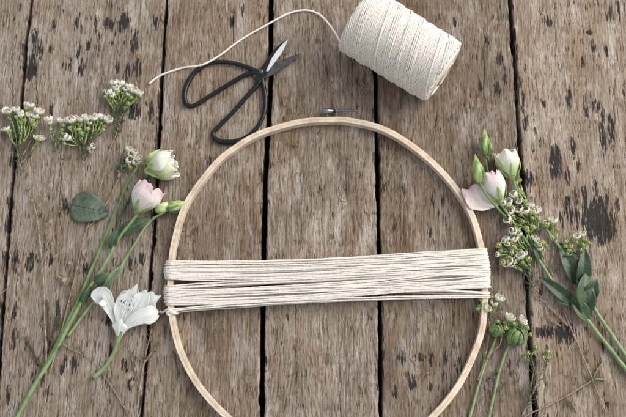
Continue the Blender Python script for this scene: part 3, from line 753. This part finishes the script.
def sprig(name, label, stem_pts, blossoms, r=(.8, .5), m='twig', z=2.5, needle=(20, 4, 8), group=None, nm='needle', cat='flower sprig', seed=1, forks=(), extra=()):
    """stem_pts: from tip junction down to the cut end; blossoms: (px,py,size,kind,junction px,py)"""
    rnd = random.Random(seed); random.seed(seed)
    t = thing(name, label, cat, group)
    st, pth = stem(t, stem_pts, (r[1], r[0]), m, z)
    fol = MB()
    if needle[0]: needles(fol, pth, needle[0], needle[1], needle[2], needle[3] if len(needle) > 3 else 0, needle[4] if len(needle) > 4 else 1, rnd=rnd)
    tw = MB()
    allp = []
    for q in forks:
        fp = stem_path(q, z+1); tube(tw, fp, (.45*MM, .6*MM), 7); allp.append(fp)
        needles(fol, fp, int(needle[0]*.3)+2, needle[1], needle[2], rnd=rnd)
    if tw.v: tw.build('side_twig', M[m], st)
    ped = MB()
    more = []
    if len(blossoms) >= 5:
        if seed in (71, 72, 75):
            for (x, y, s, kd, jx, jy) in blossoms:
                for _ in range(1): more.append((x+rnd.uniform(-8, 8), y+rnd.uniform(-2, 12), rnd.uniform(3.6, 5.6), rnd.choice((3, 0, 2, 3)), jx, jy))
        for (x, y, s, kd, jx, jy) in blossoms:
            if rnd.random() < .85: more.append((x+rnd.uniform(-4, 4), y+rnd.uniform(1, 7), rnd.uniform(3, 4.2), 3, jx, jy))
            if kd != 3 and rnd.random() < .55: more.append((x+rnd.uniform(-5, 5), y+rnd.uniform(-1, 5), s*rnd.uniform(.6, .85), rnd.choice((0, 0, 2)), jx, jy))
    for (x, y, s, kd, jx, jy) in list(blossoms)+more:
        s *= rnd.uniform(.88, 1.1)
        zz = rnd.uniform(4.5, 9.5)
        c = P(x, y, zz); j = P(jx, jy, 3.0)
        d = (c-j); side = Vector((-d.y, d.x, 0))*rnd.uniform(-.12, .12)
        base = c-(d.normalized()+Vector((0, 0, rnd.uniform(-.05, .25)))).normalized()*s*1.05*MM
        mid = j.lerp(base, .55)+side+Vector((0, 0, .001))
        pp = smooth_path([j, mid, base], 5); tube(ped, pp, (.42*MM, .62*MM), 6)
        if rnd.random() < .7 and needle[0]: needles(fol, pp, 3, 3, 5.5, 0, .8, rnd=rnd, r=.5)
        ax3 = (c-(mid*.6+base*.4)).normalized()+Vector((rnd.uniform(-.25, .25), 0, rnd.uniform(.1, .9)))
        if kd != 3: s *= 1.16
        blossom(t, c, ax3, s, kd, rnd.randint(0, 9999))
    if ped.v: ped.build('stalks', M['calyx'], t)
    if fol.v: fol.build('foliage', M[nm], t)
    return t
def scatter_needles(label, segs, n, lmin, lmax, m='needle', seed=0, tw='twig', group=None, r=.45, name='needle_twig', cat='twig', z=1.6, nr=.42, bits=()):
    rnd = random.Random(seed); random.seed(seed); t = thing(name, label, cat, group); fol = MB()
    for i, s in enumerate(segs):
        mb = MB(); p = stem_path(s, z); tube(mb, p, (r*.5*MM, r*MM), 7)
        needles(fol, p, n if not isinstance(n, (list, tuple)) else n[i], lmin, lmax, rnd=rnd, r=nr)
        mb.build('stem' if i == 0 else 'side_twig', M[tw], t)
    if fol.v: fol.build('foliage', M[m], t)
    return t

# ------------------------------------------------------------------ left flowers
GW = 'waxflower sprigs with small white blossoms'
sprig('waxflower_sprig', 'waxflower sprig with open white cups over the first gap, at the left edge',
      [(19.5, 150), (18, 158), (25, 179), (35.6, 212), (39.6, 242), (42, 264), (44, 295), (44.4, 319), (46, 350), (45, 386)],
      [(8, 110.5, 6.6, 1, 16, 138), (5.8, 129, 6, 1, 16, 146), (20, 112.7, 6.2, 0, 19, 148), (16.5, 109.5, 5, 0, 18, 135), (28.7, 105.6, 6.6, 2, 22, 140), (29.7, 115.3, 5.6, 0, 22, 145),
       (38.8, 111.6, 6.4, 2, 34, 130), (37.7, 138, 6.2, 1, 31, 153), (33, 120, 4, 3, 30, 138), (24.5, 121, 4, 3, 21, 146)],
      r=(1.0, .55), needle=(34, 4, 8, 0, .32), group=GW, seed=2, forks=[[(34, 130), (30, 142), (22, 156)], [(31, 153), (26, 158), (20, 164)], [(16, 136), (17, 150), (19, 160)]])
sprig('waxflower_sprig', 'widest waxflower sprig, a flat row of white blossoms above the round leaf',
      [(83.7, 144), (83.5, 158), (83, 185), (84.8, 214), (87, 222)],
      [(48.5, 119.6, 6.2, 0, 54, 142), (61.4, 121, 6.2, 2, 56, 142), (71, 120, 6, 0, 76, 140), (65.7, 137.5, 5.6, 0, 78, 145), (74.5, 119.2, 6.4, 0, 77, 138), (80.5, 119.5, 5.4, 0, 80, 140),
       (86, 118.3, 6.4, 0, 83, 138), (91.7, 120, 6, 0, 86, 140), (98, 116.4, 6.4, 0, 90, 140), (102.5, 118, 5.2, 0, 93, 138), (108.3, 120, 6.4, 2, 96, 138), (92, 146.5, 5, 0, 84, 150), (104, 126, 4, 3, 92, 140),
       (70, 128, 4.4, 3, 78, 143), (88, 129, 4, 3, 84, 145), (62, 130, 4, 3, 56, 146), (79, 130, 4.4, 3, 82, 146)],
      r=(.8, .5), needle=(26, 4, 7, 0, .35), group=GW, seed=3,
      forks=[[(55, 138), (56, 150), (62, 156), (56.7, 166), (46, 191), (38, 208)], [(77, 138), (80, 148), (83, 158)], [(92, 138), (87, 148), (83.5, 160)], [(96, 138), (90, 146), (84, 152)]])
sprig('waxflower_sprig', 'waxflower sprig nearest the loose string end, white cluster over feathery needles',
      [(119.5, 108), (119, 114), (116.7, 131), (110, 149), (106, 166), (100, 188), (92, 212), (88, 225), (83, 240), (76.7, 268.8), (69.5, 297.5), (60, 336), (50, 372)],
      [(114, 83, 5.6, 0, 118, 106), (121, 83.7, 6, 0, 120, 106), (109.6, 92.4, 6, 0, 117, 110), (129, 87, 6, 0, 122, 106), (134, 90.5, 5.6, 0, 123, 108), (138.6, 93.4, 5.6, 2, 124, 110), (118, 86, 4.6, 0, 119, 108),
       (113.6, 95, 4.4, 0, 118, 110), (125.5, 90, 4.4, 0, 121, 108), (131, 98, 4, 3, 123, 112), (105, 91, 4, 3, 116, 112)],
      r=(.75, .5), needle=(60, 4, 9, 0, .20), group=GW, seed=4, forks=[[(129, 100), (124, 112), (118, 124)], [(110, 100), (114, 112), (117, 122)], [(126, 108), (120, 122), (115, 138)]])
sprig('waxflower_sprig', 'small waxflower sprig with round white buds, just left of the cream lisianthus bloom',
      [(127, 160), (122, 168), (118, 180), (106, 203.7), (94.5, 221), (86, 228)],
      [(129, 149.7, 5, 0, 124, 163), (134, 152.3, 5, 0, 126, 162), (137, 157, 5, 0, 127, 163), (128.6, 161, 5.2, 0, 122, 167), (134.4, 162.3, 5, 0, 125, 166), (138.2, 161, 4.4, 0, 126, 166), (130.5, 155, 4.6, 0, 124, 164)],
      r=(.7, .5), needle=(10, 4, 7, 0, .4), group=GW, seed=5, forks=[[(120, 152), (120, 162), (120, 172)], [(116, 158), (119, 168), (119, 176)], [(124, 150), (122, 160), (121, 170)], [(114, 165), (118, 172), (118, 178)], [(128, 168), (122, 172), (119, 178)]])
# round leaf
random.seed(3)
t = thing('loose_leaf', 'round grey green leaf with dark veins lying under thin brown stems', 'leaf')
leaf(t, (71.5, 205), (108, 213), 31, 1.2, 1.5, 'leaf_blue', fold=.10, arch=2.2, shape=.86, wav=.14, name='leaf_blade', pw=.5)
# lisianthus A: pink bloom and bud
random.seed(8)
GL = 'lisianthus stems'
t = thing('lisianthus', 'lisianthus left of the hoop with a pink bloom and small green buds', 'flower', GL)
stem(t, [(139, 212, 8), (131, 222.5, 7), (120.4, 236, 5.5), (111.8, 251, 5), (100, 272, 4), (88, 290, 4), (79, 306, 3.6), (69.5, 324, 3), (56, 350, 3), (46, 367, 3), (34, 386, 3), (22, 408, 3), (12, 427, 3)], (1.5, 2.3), 'stem_pale')
big_bloom(t, (136.5, 211), (153, 185), 10, 14, 15.0, ('p_pink2', 'p_pink', 'p_pink2'), 5, .08, .06, seed=21)
stem(t, [(168, 209.5, 8), (160, 214.5, 7), (152.7, 219, 6), (144, 228.5, 5.5), (135.5, 242.5, 5), (124.7, 260, 4), (117, 275, 4), (100, 294, 3.2), (84, 314, 3), (68, 336, 3)], (1.3, 1.6), 'stem_pale')
pointed_bud(t, (166.5, 208.5), (187, 202), 8, 8.5, 5.6, seed=4)
pointed_bud(t, (155, 212), (172, 202), 7, 9, 5.0, 'p_green', seed=5, sep=False)
leaf(t, (118.5, 234), (150, 219), 15, 3, 6, 'leaf_mid', fold=.2, arch=3, roll=.25)
leaf(t, (111, 249), (118, 230), 10, 3, 7, 'leaf_mid', fold=.5, arch=2)
leaf(t, (122.5, 266), (102, 291), 8, 4, 2.4, 'leaf_pale', fold=.3, arch=2.5)
leaf(t, (94, 284), (109, 273), 9, 4, 6, 'leaf_mid', fold=.4, arch=2)
leaf(t, (88, 296), (101, 283), 7, 3.5, 5, 'leaf', fold=.4, arch=2)
leaf(t, (82, 305), (90, 286), 6, 3.5, 6, 'leaf_mid', fold=.5, arch=2)
# lisianthus B: cream bloom
random.seed(9)
t = thing('lisianthus', 'lisianthus left of the hoop with one cream white bloom', 'flower', GL)
stem(t, [(146, 166, 9), (140, 164.5, 8), (133, 174, 6), (125, 188, 4), (119.6, 203, 3.5), (112, 219, 3), (105, 237, 2.6), (97, 256, 2.4), (90, 272, 2.4), (80, 296, 2.4), (66, 325, 2.2), (52, 353, 2.0), (42, 371, 2.0)], (1.35, 2.0), 'stem')
big_bloom(t, (147.5, 170), (176.5, 162), 11, 13, 15.0, ('p_white', 'p_white', 'p_green'), 5, .05, .02, seed=33)
stem(t, [(150, 175.5, 5), (144, 181, 4.5), (136, 190, 4), (129, 200, 3.6), (122, 214, 3.2), (116, 232, 3)], (1.5, 1.2), 'stem_dark')
leaf(t, (148, 167), (160, 149.5), 9, 12, 16, 'sepal', fold=.5, arch=4, vein=False)
leaf(t, (146, 170), (156, 177), 7, 10, 16, 'sepal', fold=.5, arch=3, vein=False)

# alstroemeria
random.seed(12)
al = thing('alstroemeria', 'open white alstroemeria bloom with dark freckles on a short cut green stalk', 'flower')
mb = MB(); tube(mb, stem_path([(121, 331, 8), (117.5, 342, 6.5), (113.5, 353, 4.5), (107, 364, 3.2), (100, 372, 2.8), (93.5, 377.5, 2.6)]), lambda t: (2.7-1.1*min(1, t*3)+.9*max(0, t-.6)*2)*MM, 12)
mb.build('stalk', M['stem_pale'], al)
def lily_petal(ctrl, wid, th=.00028, mid=None, cup=.25, ruf=.08, m='p_lily', parent=None, name='petal', tw=0.0, sh=1.0, seed=0):
    rnd = random.Random(seed)
    pth = smooth_path([P(*c) for c in ctrl], 8); n = len(pth)-1
    ph = rnd.random()*6
    def fn(s, t):
        x = t*n; i = min(int(x), n-1); p = pth[i].lerp(pth[i+1], x-i); d = (pth[i+1]-pth[i]).normalized()
        nn = Vector((0, 0, 1)); nn = (nn-d*nn.dot(d)).normalized(); sd = d.cross(nn)
        a = tw*t; sd2 = sd*math.cos(a)+nn*math.sin(a); nn2 = nn*math.cos(a)-sd*math.sin(a)
        w_ = wid*.94*MM*.5*(.16+.84*math.sin(math.pi*.5*min(1, t/.72)**1.5*sh))*(1 if t < .72 else math.sqrt(max(.02, 1-((t-.72)/.295)**2.2)))
        w_ *= 1+.07*math.sin(11*t+ph)*t+.05*math.sin(23*t+2*ph+s)*t; p = p+d*(wid*.0009*((.25*math.sin(4*s+ph)-.30*s*s-.25*abs(s))*max(0, t-.6)))
        return p+sd2*(s*w_)+nn2*(abs(s)**1.6*w_*cup*(1-t*.6)+w_*ruf*math.sin(7*t+2.2*s+ph)*abs(s)*t+w_*.10*math.sin(17*t+3*s+ph)*s*s*t+w_*.10*math.exp(-(s/.16)**2)*(1-t))
    mb = MB(); sheet(mb, fn, 24, 30, th); o = mb.build(name, M[m], parent)
    return o, fn
lily_petal([(120, 336, 5), (127, 322, 4.5), (141, 312, 5), (152, 300, 8), (159.5, 296, 8)], 17, parent=al, seed=1, cup=.3)     # right back
lily_petal([(119, 337, 6), (116, 322, 6), (109, 306, 9), (104, 297, 12.5), (99.5, 298, 11), (97.5, 304, 7)], 18, parent=al, seed=2, cup=.3, tw=.2)         # left
lily_petal([(120, 337, 5), (124, 320, 4), (131, 300, 6), (136, 286, 8)], 25, parent=al, seed=3, cup=.25, sh=1.1)
o1, f1 = lily_petal([(119.5, 337, 7), (121, 322, 7), (124, 306, 9), (129, 290, 13)], 18, parent=al, seed=4, cup=.35)
o2, f2 = lily_petal([(120, 337, 7), (128, 322, 7), (138, 306, 9), (147, 291, 12)], 16, parent=al, seed=5, cup=.35)
lily_petal([(119, 338, 8), (126, 326, 10), (138, 318, 12), (150, 315, 11), (159.5, 314, 7)], 17, parent=al, seed=6, cup=-.2, ruf=.22, tw=-.25)
lily_petal([(118.5, 340, 8), (118.5, 332, 10.5), (119.5, 325, 12), (121.5, 319, 12)], 15, parent=al, seed=7, cup=-.45, ruf=.1)
mb = MB()
for (x, y, z, l) in [(121, 302, 10, 2.6), (123.6, 304, 10.5, 2.8), (126.5, 306, 11, 2.4), (129, 306.6, 11.5, 2.8), (121.5, 307, 10, 1.6), (125.5, 301, 10.5, 1.4), (131, 301, 11, 1.4), (133, 306, 11, 1.6), (128, 310.5, 11.5, 1.6), (132, 311, 11.5, 1.3), (136, 301, 11, 1.2), (119, 306, 10, 1.0), (138, 307, 11, 1.0)]:
    a = P(x, y, z+2.4); tube(mb, [a, a+Vector((.0002, l*.4*MM, .0002)), a+Vector((.0003, l*.8*MM, .0004))], lambda t: (.62 if l > 2 else .30)*MM*(1-.4*t), 6)
mb.build('freckle', M['anther'], al)
mb = MB()
for k, (x, y) in enumerate([(123.6, 303.5), (126.5, 305.5), (129.6, 306), (128, 302.5), (125.5, 308.5)]):
    pth = smooth_path([P(119.5, 334, 9), P(121.5, 318, 12), P(x, y, 15)], 8); tube(mb, pth, (.45*MM, .25*MM), 6)
mb.build('stamen', M['p_lily'], al)

# twigs at lower left
GT = 'thin dry needle twigs'
scatter_needles('dark forked twig beside the lower lisianthus stems, near the left edge', [[(25, 337), (31, 349), (36, 359), (42, 370), (45, 381)], [(47, 300), (48, 330), (46, 350), (45, 372)], [(57, 318), (52, 340), (47, 366)]], [26, 16, 16], 4, 8, 'needle_dry', 41, 'twig_dark', GT, 1.3)
scatter_needles('thin brown twig crossing the alstroemeria stalk tip diagonally', [[(62, 343), (72, 350), (83.7, 355), (95, 363), (103, 375), (111.6, 387), (128, 414), (134, 424)]], 13, 5, 10, 'needle_dry', 42, 'twig', GT, .65)
scatter_needles('needle twig along the second gap, below the white alstroemeria', [[(153, 322), (150, 336), (146.5, 350), (143, 368), (140, 385), (138, 404)], [(159, 345), (152, 352), (145, 362)], [(131, 352), (134, 368), (139, 380)], [(128, 344), (133, 356), (136, 366)]], [26, 9, 12, 8], 4, 8, 'needle_dry', 43, 'twig', GT, .8)
scatter_needles('short faint twigs between the first waxflower stem and the round leaf', [[(46, 213), (46, 226), (45, 240), (46, 252)], [(62, 196), (61, 206), (62, 216)]], [16, 10], 4, 7, 'needle_dry', 44, 'twig', GT, .5)
scatter_needles('short dark needle twigs just left of the long lisianthus stems', [[(73, 283), (68, 300), (63, 318), (60, 338), (56, 352)], [(56, 300), (58, 315), (58, 330)]], [26, 14], 4, 8, 'needle', 45, 'twig_dark', GT, .6)
scatter_needles('tiny straw splinter at the left edge beside the first gap', [[(10, 285), (4, 291), (-3, 296)]], 0, 4, 5, 'needle', 46, 'twig', None, .6, name='straw', cat='straw')
def dry_bits(label, spots, seed, cat='dried petal', group=None):
    rnd = random.Random(seed)
    for i, (x, y, s, lab) in enumerate(spots):
        t = thing('dried_petal', lab, cat, 'dried fallen petals'); random.seed(seed+i)
        a = rnd.uniform(0, 6.28)
        leaf(t, (x-s*math.cos(a), y-s*math.sin(a)), (x+s*math.cos(a), y+s*math.sin(a)), s*1.4, 1.5, 3.0, 'dry', fold=.9, arch=1.5, vein=False, name='petal_blade', wav=.4)
        leaf(t, (x-s*.3*math.cos(a), y-s*math.sin(a)*.5), (x+s*math.cos(a+1), y+s*math.sin(a+1)), s*1.0, 1.2, 3.5, 'dry', fold=.9, arch=1.0, vein=False, name='petal_blade', wav=.4)
dry_bits('', [(66.5, 282, 4.6, 'largest dried tan petal, left of the long green stems'), (60.5, 276, 3, 'small curled dried petal just above left of the largest one'), (86, 254, 4.2, 'dried tan petal touching the lisianthus stems below the round leaf'),
              (56, 257, 2.4, 'tiny dried flake, leftmost of the fallen petals'), (69, 263, 2.2, 'pale dried sliver between the brown stem and the largest petal'), (133, 385, 4.0, 'brown husk among the needles beside the second gap')], 60)

# ------------------------------------------------------------------ right flowers
random.seed(14)
t = thing('lisianthus', 'lisianthus right of the hoop with a pale green bloom and dark leaves', 'flower', GL)
stem(t, [(512.6, 179, 11), (517, 190, 8), (526, 204, 5), (538, 220, 4.5), (556, 242, 4), (574, 269, 4), (586, 293, 4), (596, 311, 4), (608, 329, 4), (622, 350, 3.6), (636, 372, 3.4)], (1.2, 2.1), 'stem_pale')
big_bloom(t, (512.5, 177.5), (504.3, 150.5), 11, 13, 12.2, ('p_green', 'p_white', 'p_green'), 5, .06, .04, seed=52)
stem(t, [(486, 156, 9), (487, 167, 8), (492, 182, 7), (503, 198, 5), (518, 210, 5), (530, 214, 5)], (1.1, 1.4), 'stem')
pointed_bud(t, (486.6, 157), (484, 128.5), 9, 10, 5.8, seed=6)
random.seed(15)
leaf(t, (577, 284), (560, 243), 17, 4, 3, 'leaf', fold=.3, arch=2)
leaf(t, (581, 290), (585, 249), 15, 5, 8, 'leaf', fold=.35, arch=3)
leaf(t, (588, 312), (587, 272), 21, 5, 9, 'leaf_mid', fold=.3, arch=5, side=-4, roll=-.25)
leaf(t, (586, 300), (597, 280), 14, 5, 12, 'leaf', fold=.4, arch=3)
t = thing('lisianthus', 'lisianthus with a pale pink bloom touching the hoop and a bud over it', 'flower', GL)
stem(t, [(500, 203, 10), (507, 213, 7), (520, 232, 5), (534, 252, 4), (552, 280, 4), (570, 302, 4), (586, 318, 4), (600, 336, 3.6), (614, 354, 3.4), (636, 382, 3.4)], (1.25, 2.2), 'stem_pale')
big_bloom(t, (500.5, 201), (488, 172.5), 10, 13, 12.2, ('p_pink2', 'p_pink2', 'p_pink'), 5, .06, .02, seed=61)
mb = MB()
o, fq = lily_petal([(500, 203, 8), (489, 203, 7), (476, 198, 8), (463.5, 189, 12)], 27, m='p_pink', parent=t, seed=9, cup=.5, ruf=.1, name='petal')
stem(t, [(480, 183.5, 20), (483.5, 190, 19), (489, 198, 17), (496, 206.5, 12), (503, 214, 8), (512, 222, 5.5)], (1.1, 1.3), 'stem')
pointed_bud(t, (480.6, 185), (475, 154), 20, 18, 5.9, seed=7)
random.seed(16)
leaf(t, (575, 305), (539, 277), 13, 4, 4, 'leaf', fold=.35, arch=2)
leaf(t, (588, 321), (570, 297), 14, 4.5, 7, 'leaf_mid', fold=.35, arch=3)
leaf(t, (586, 317), (578, 276), 18, 5, 7, 'leaf', fold=.35, arch=4, side=2)
leaf(t, (574, 303), (556, 302), 7, 4, 5, 'leaf_mid', fold=.35, arch=2)
leaf(t, (540, 262), (532, 240), 7, 4, 6, 'leaf_mid', fold=.35, arch=2)

sprig('waxflower_sprig', 'densest waxflower sprig, white buds crowded just below the pale green lisianthus bloom',
      [(524, 216), (528, 226), (533, 242), (541, 258), (552, 274), (559, 293), (566, 316), (582, 354), (600, 398), (606, 412)],
      [(514, 194.8, 6, 0, 524, 212), (508.7, 202, 6.4, 0, 521, 213), (519.5, 200, 4.6, 0, 525, 212), (510.4, 212, 6.4, 0, 524, 222), (508, 219.5, 6.4, 0, 524, 226), (518.8, 209.7, 6.2, 2, 528, 222), (525.5, 211, 6.4, 2, 530, 226),
       (534.4, 211.6, 6.2, 0, 533, 228), (531, 206, 5, 2, 531, 222), (519.7, 180.5, 4.4, 3, 527, 203), (525, 202, 4, 3, 528, 216), (539, 218, 4, 3, 536, 232)],
      r=(.8, .6), needle=(20, 4, 8, 0, .25), group=GW, seed=71, forks=[[(527, 200), (528, 212), (529, 226)], [(524, 222), (530, 232), (536, 246)], [(533, 226), (536, 240), (543, 262)]])
sprig('waxflower_sprig', 'waxflower sprig right of the yarn band, buds spreading toward the hoop',
      [(530, 262), (529.6, 281), (536, 294), (552, 310), (568, 326)],
      [(518.3, 232, 5.4, 3, 528, 252), (526.5, 228.8, 5.6, 3, 530, 250), (533, 227.7, 5.4, 3, 532, 248), (514, 239, 6.4, 0, 524, 254), (506.3, 239, 5.6, 2, 521, 256), (499, 245.6, 5.6, 3, 518, 256), (508, 262, 7.2, 1, 524, 272),
       (521, 256, 6.2, 2, 529, 270), (524.5, 254, 5, 0, 530, 268), (538.5, 241.6, 6, 1, 536, 256), (513.5, 247, 4.4, 3, 524, 260), (543, 243, 4.4, 3, 539, 258)],
      r=(.75, .6), needle=(24, 4, 8, 0, .4), group=GW, seed=72, forks=[[(530, 248), (530, 262), (531, 276)], [(521, 256), (527, 266), (531, 280)], [(524, 272), (530, 280), (536, 290)], [(537, 254), (535, 268), (536, 284)]])
sprig('waxflower_sprig', 'slim waxflower sprig with one white bud, between the densest sprig and the black stain',
      [(554.7, 241), (553, 256), (551, 269), (556, 286), (560, 300)],
      [(552.8, 221, 6.4, 0, 554, 240), (546.4, 224.8, 5.2, 3, 553, 242), (557.5, 230, 3.6, 3, 555, 244)],
      r=(.7, .6), needle=(14, 4, 7, 0, .6), group=GW, seed=73)
sprig('waxflower_sprig', 'rightmost waxflower sprig, a green budded cluster above the dark leaves',
      [(580, 251), (579, 264), (578.7, 276), (575, 298), (572, 318)],
      [(582.3, 234.4, 5, 0, 581, 250), (577, 236.8, 4.8, 2, 579, 250), (566, 241.6, 4.6, 3, 577, 253), (571, 246.5, 4.4, 3, 578, 255), (586, 241, 4.2, 3, 582, 252), (573.5, 240, 4.2, 3, 578, 252), (583, 245, 4, 3, 581, 254), (569, 251, 4, 3, 577, 256)],
      r=(.8, .7), needle=(4, 4, 6, 0, .3), group=GW, seed=74)
sprig('waxflower_sprig', 'waxflower sprig lying over the hoop under the right end of the yarn',
      [(488, 316), (490, 328), (488, 342), (484, 362), (478, 380)],
      [(500, 298.5, 6.8, 1, 492, 316), (492, 298.5, 5, 3, 489, 316), (481.6, 299.5, 4.4, 3, 485, 316), (485, 304, 4, 3, 487, 318), (495, 305, 4.4, 3, 490, 318), (480, 307, 4, 3, 485, 320)],
      r=(.6, .5), z=5, needle=(14, 3, 7), group=GW, seed=75)
sprig('waxflower_sprig', 'two open white waxflowers resting on the round green seed heads',
      [(502, 335), (500, 345), (492, 352), (486, 362)],
      [(510, 317.6, 7, 1, 503, 333), (522.6, 320.8, 7.2, 1, 506, 334), (504.5, 323, 4.4, 3, 502, 336), (514, 324, 4.4, 3, 504, 335), (498, 322, 4, 3, 501, 336), (527, 328, 4.2, 3, 509, 336)],
      r=(.6, .5), z=9, needle=(6, 3, 6), group=GW, seed=76)
sprig('waxflower_sprig', 'short waxflower tip with pinkish bud over the rightmost gap, below the seed heads',
      [(531, 357), (534, 368), (532, 382), (530, 398)],
      [(535.6, 348, 5, 3, 531, 358), (524, 357, 4, 3, 530, 361), (528, 353, 4, 3, 530, 360)],
      r=(.6, .5), needle=(22, 4, 8), group=GW, seed=77)
sprig('waxflower_sprig', 'tiny waxflower tip with one reddish bud, just right of the rightmost gap',
      [(547, 360), (544, 368), (538, 380), (533, 394)],
      [(548.6, 352.5, 4.6, 3, 547, 361), (543.5, 357.5, 4, 3, 546, 362)],
      r=(.6, .5), needle=(16, 4, 7), group=GW, seed=78)

def seedhead(label, c, rx, spts, seed):
    t = thing('green_seed_head', label, 'seed head', 'round green seed heads'); rnd = random.Random(seed); random.seed(seed)
    stem(t, spts, (1.25, 1.5), 'stem_pale')
    r = rx*MM*.90; q0 = P(spts[0][0], spts[0][1], rx*.7+1.2); p = P(c[0], c[1], rx*.8+1.5)
    axs = (p-q0); axs.z = abs(axs.z)+.35*axs.length; Mx = frame(p, axs)
    mb = MB()
    prof = [(r*.05, -r*.86)]+[(r*.84*math.cos(a), r*.84*math.sin(a)) for a in [(-1.3+.22*k) for k in range(13)]]+[(r*.05, r*.84)]
    lathe(mb, prof, Mx, 40, .07, seed, 10)
    o = mb.build('seed_head', M['bract'], t)
    mb = MB()
    for k in range(16):
        an = 2*math.pi*k/8+rnd.uniform(-.2, .2)+(.39 if k >= 8 else 0); end = rnd.uniform(.55, 1.05) if k < 8 else rnd.uniform(.95, 1.4); st_ = -1.45 if k < 8 else -1.0
        hw = rnd.uniform(.24, .36); lift = rnd.uniform(.88, .96) if k < 8 else rnd.uniform(.93, 1.03); cu = rnd.uniform(.05, .22); tw_ = rnd.uniform(-.3, .3)
        def fn(s, tt):
            lat = st_+(end-st_)*tt; w_ = hw*math.sin(math.pi*(.12+.84*tt))**.8
            rr = r*(lift+cu*max(0, tt-.6)**1.3+.06*(1-s*s)+.03*math.sin(9*tt+k))
            aa = an+tw_*tt+s*w_/max(.35, math.cos(lat))
            return (rr*math.cos(lat)*math.cos(aa), rr*math.cos(lat)*math.sin(aa), rr*math.sin(lat))
        sheet(mb, fn, 6, 10, .0005, Mx)
    mb.build('bract', M['bract'], o)
seedhead('smaller round green seed head, the one nearer the hoop', (496.7, 330.5), 6.6, [(497, 335, 4), (493, 346, 3.4), (488, 357, 2.6), (481.6, 375, 2.4), (470, 417, 2.4), (467, 428, 2.4)], 81)
seedhead('larger round green seed head, beside the rightmost plank gap', (516, 337.5), 9.0, [(515, 342, 5), (511, 344.5, 4.6), (506, 352, 4), (499, 373.5, 2.6), (489.4, 416, 2.4), (487, 428, 2.4)], 82)

scatter_needles('straw coloured twig slanting up from the bottom edge at lower right', [[(519, 421), (530, 414), (547, 406), (565.5, 397), (580, 388), (593, 380)], [(566, 397), (572, 404), (577, 412)], [(593, 380), (598, 379), (606, 380)], [(593, 380), (596, 372), (603, 362)]], [14, 7, 9, 6], 4, 9, 'needle', 91, 'twig', GT, .95)
scatter_needles('small needle tuft between the two seed head stems', [[(497, 372), (492, 376), (486, 381)]], 9, 4, 8, 'needle', 92, 'twig_dark', GT, .5)
scatter_needles('small green needle tufts between the seed head stems and the rightmost gap', [[(513, 372), (516, 378), (518, 384)], [(501, 384), (503, 394), (501, 402)]], [8, 5], 3, 6, 'needle', 93, 'twig', GT, .4)
scatter_needles('dark needle twig over the rightmost gap at the bottom edge', [[(540, 380), (533, 393), (528, 404), (522, 416)], [(520, 390), (526, 398), (529, 404)]], [20, 12], 4, 9, 'needle', 94, 'twig', GT, .7)
scatter_needles('bare forked brown twig left of the dark leaves on the right', [[(531, 281), (540, 296), (556, 312), (572, 328)], [(545, 300), (548, 318), (561, 326)]], [8, 4], 4, 7, 'needle_dry', 95, 'twig', GT, .8)
scatter_needles('faint short needle twigs either side of the long brown stem at lower right', [[(575, 342), (584, 352), (590, 362)], [(562, 372), (570, 376), (577, 384)]], [7, 6], 4, 9, 'needle_dry', 96, 'twig', GT, .5)
scatter_needles('tiny pale green splinter inside the hoop near its top', [[(288, 143), (293, 144.5), (299, 145)]], 2, 3, 4, 'needle', 97, 'stem', None, .5, name='green_splinter', cat='splinter')
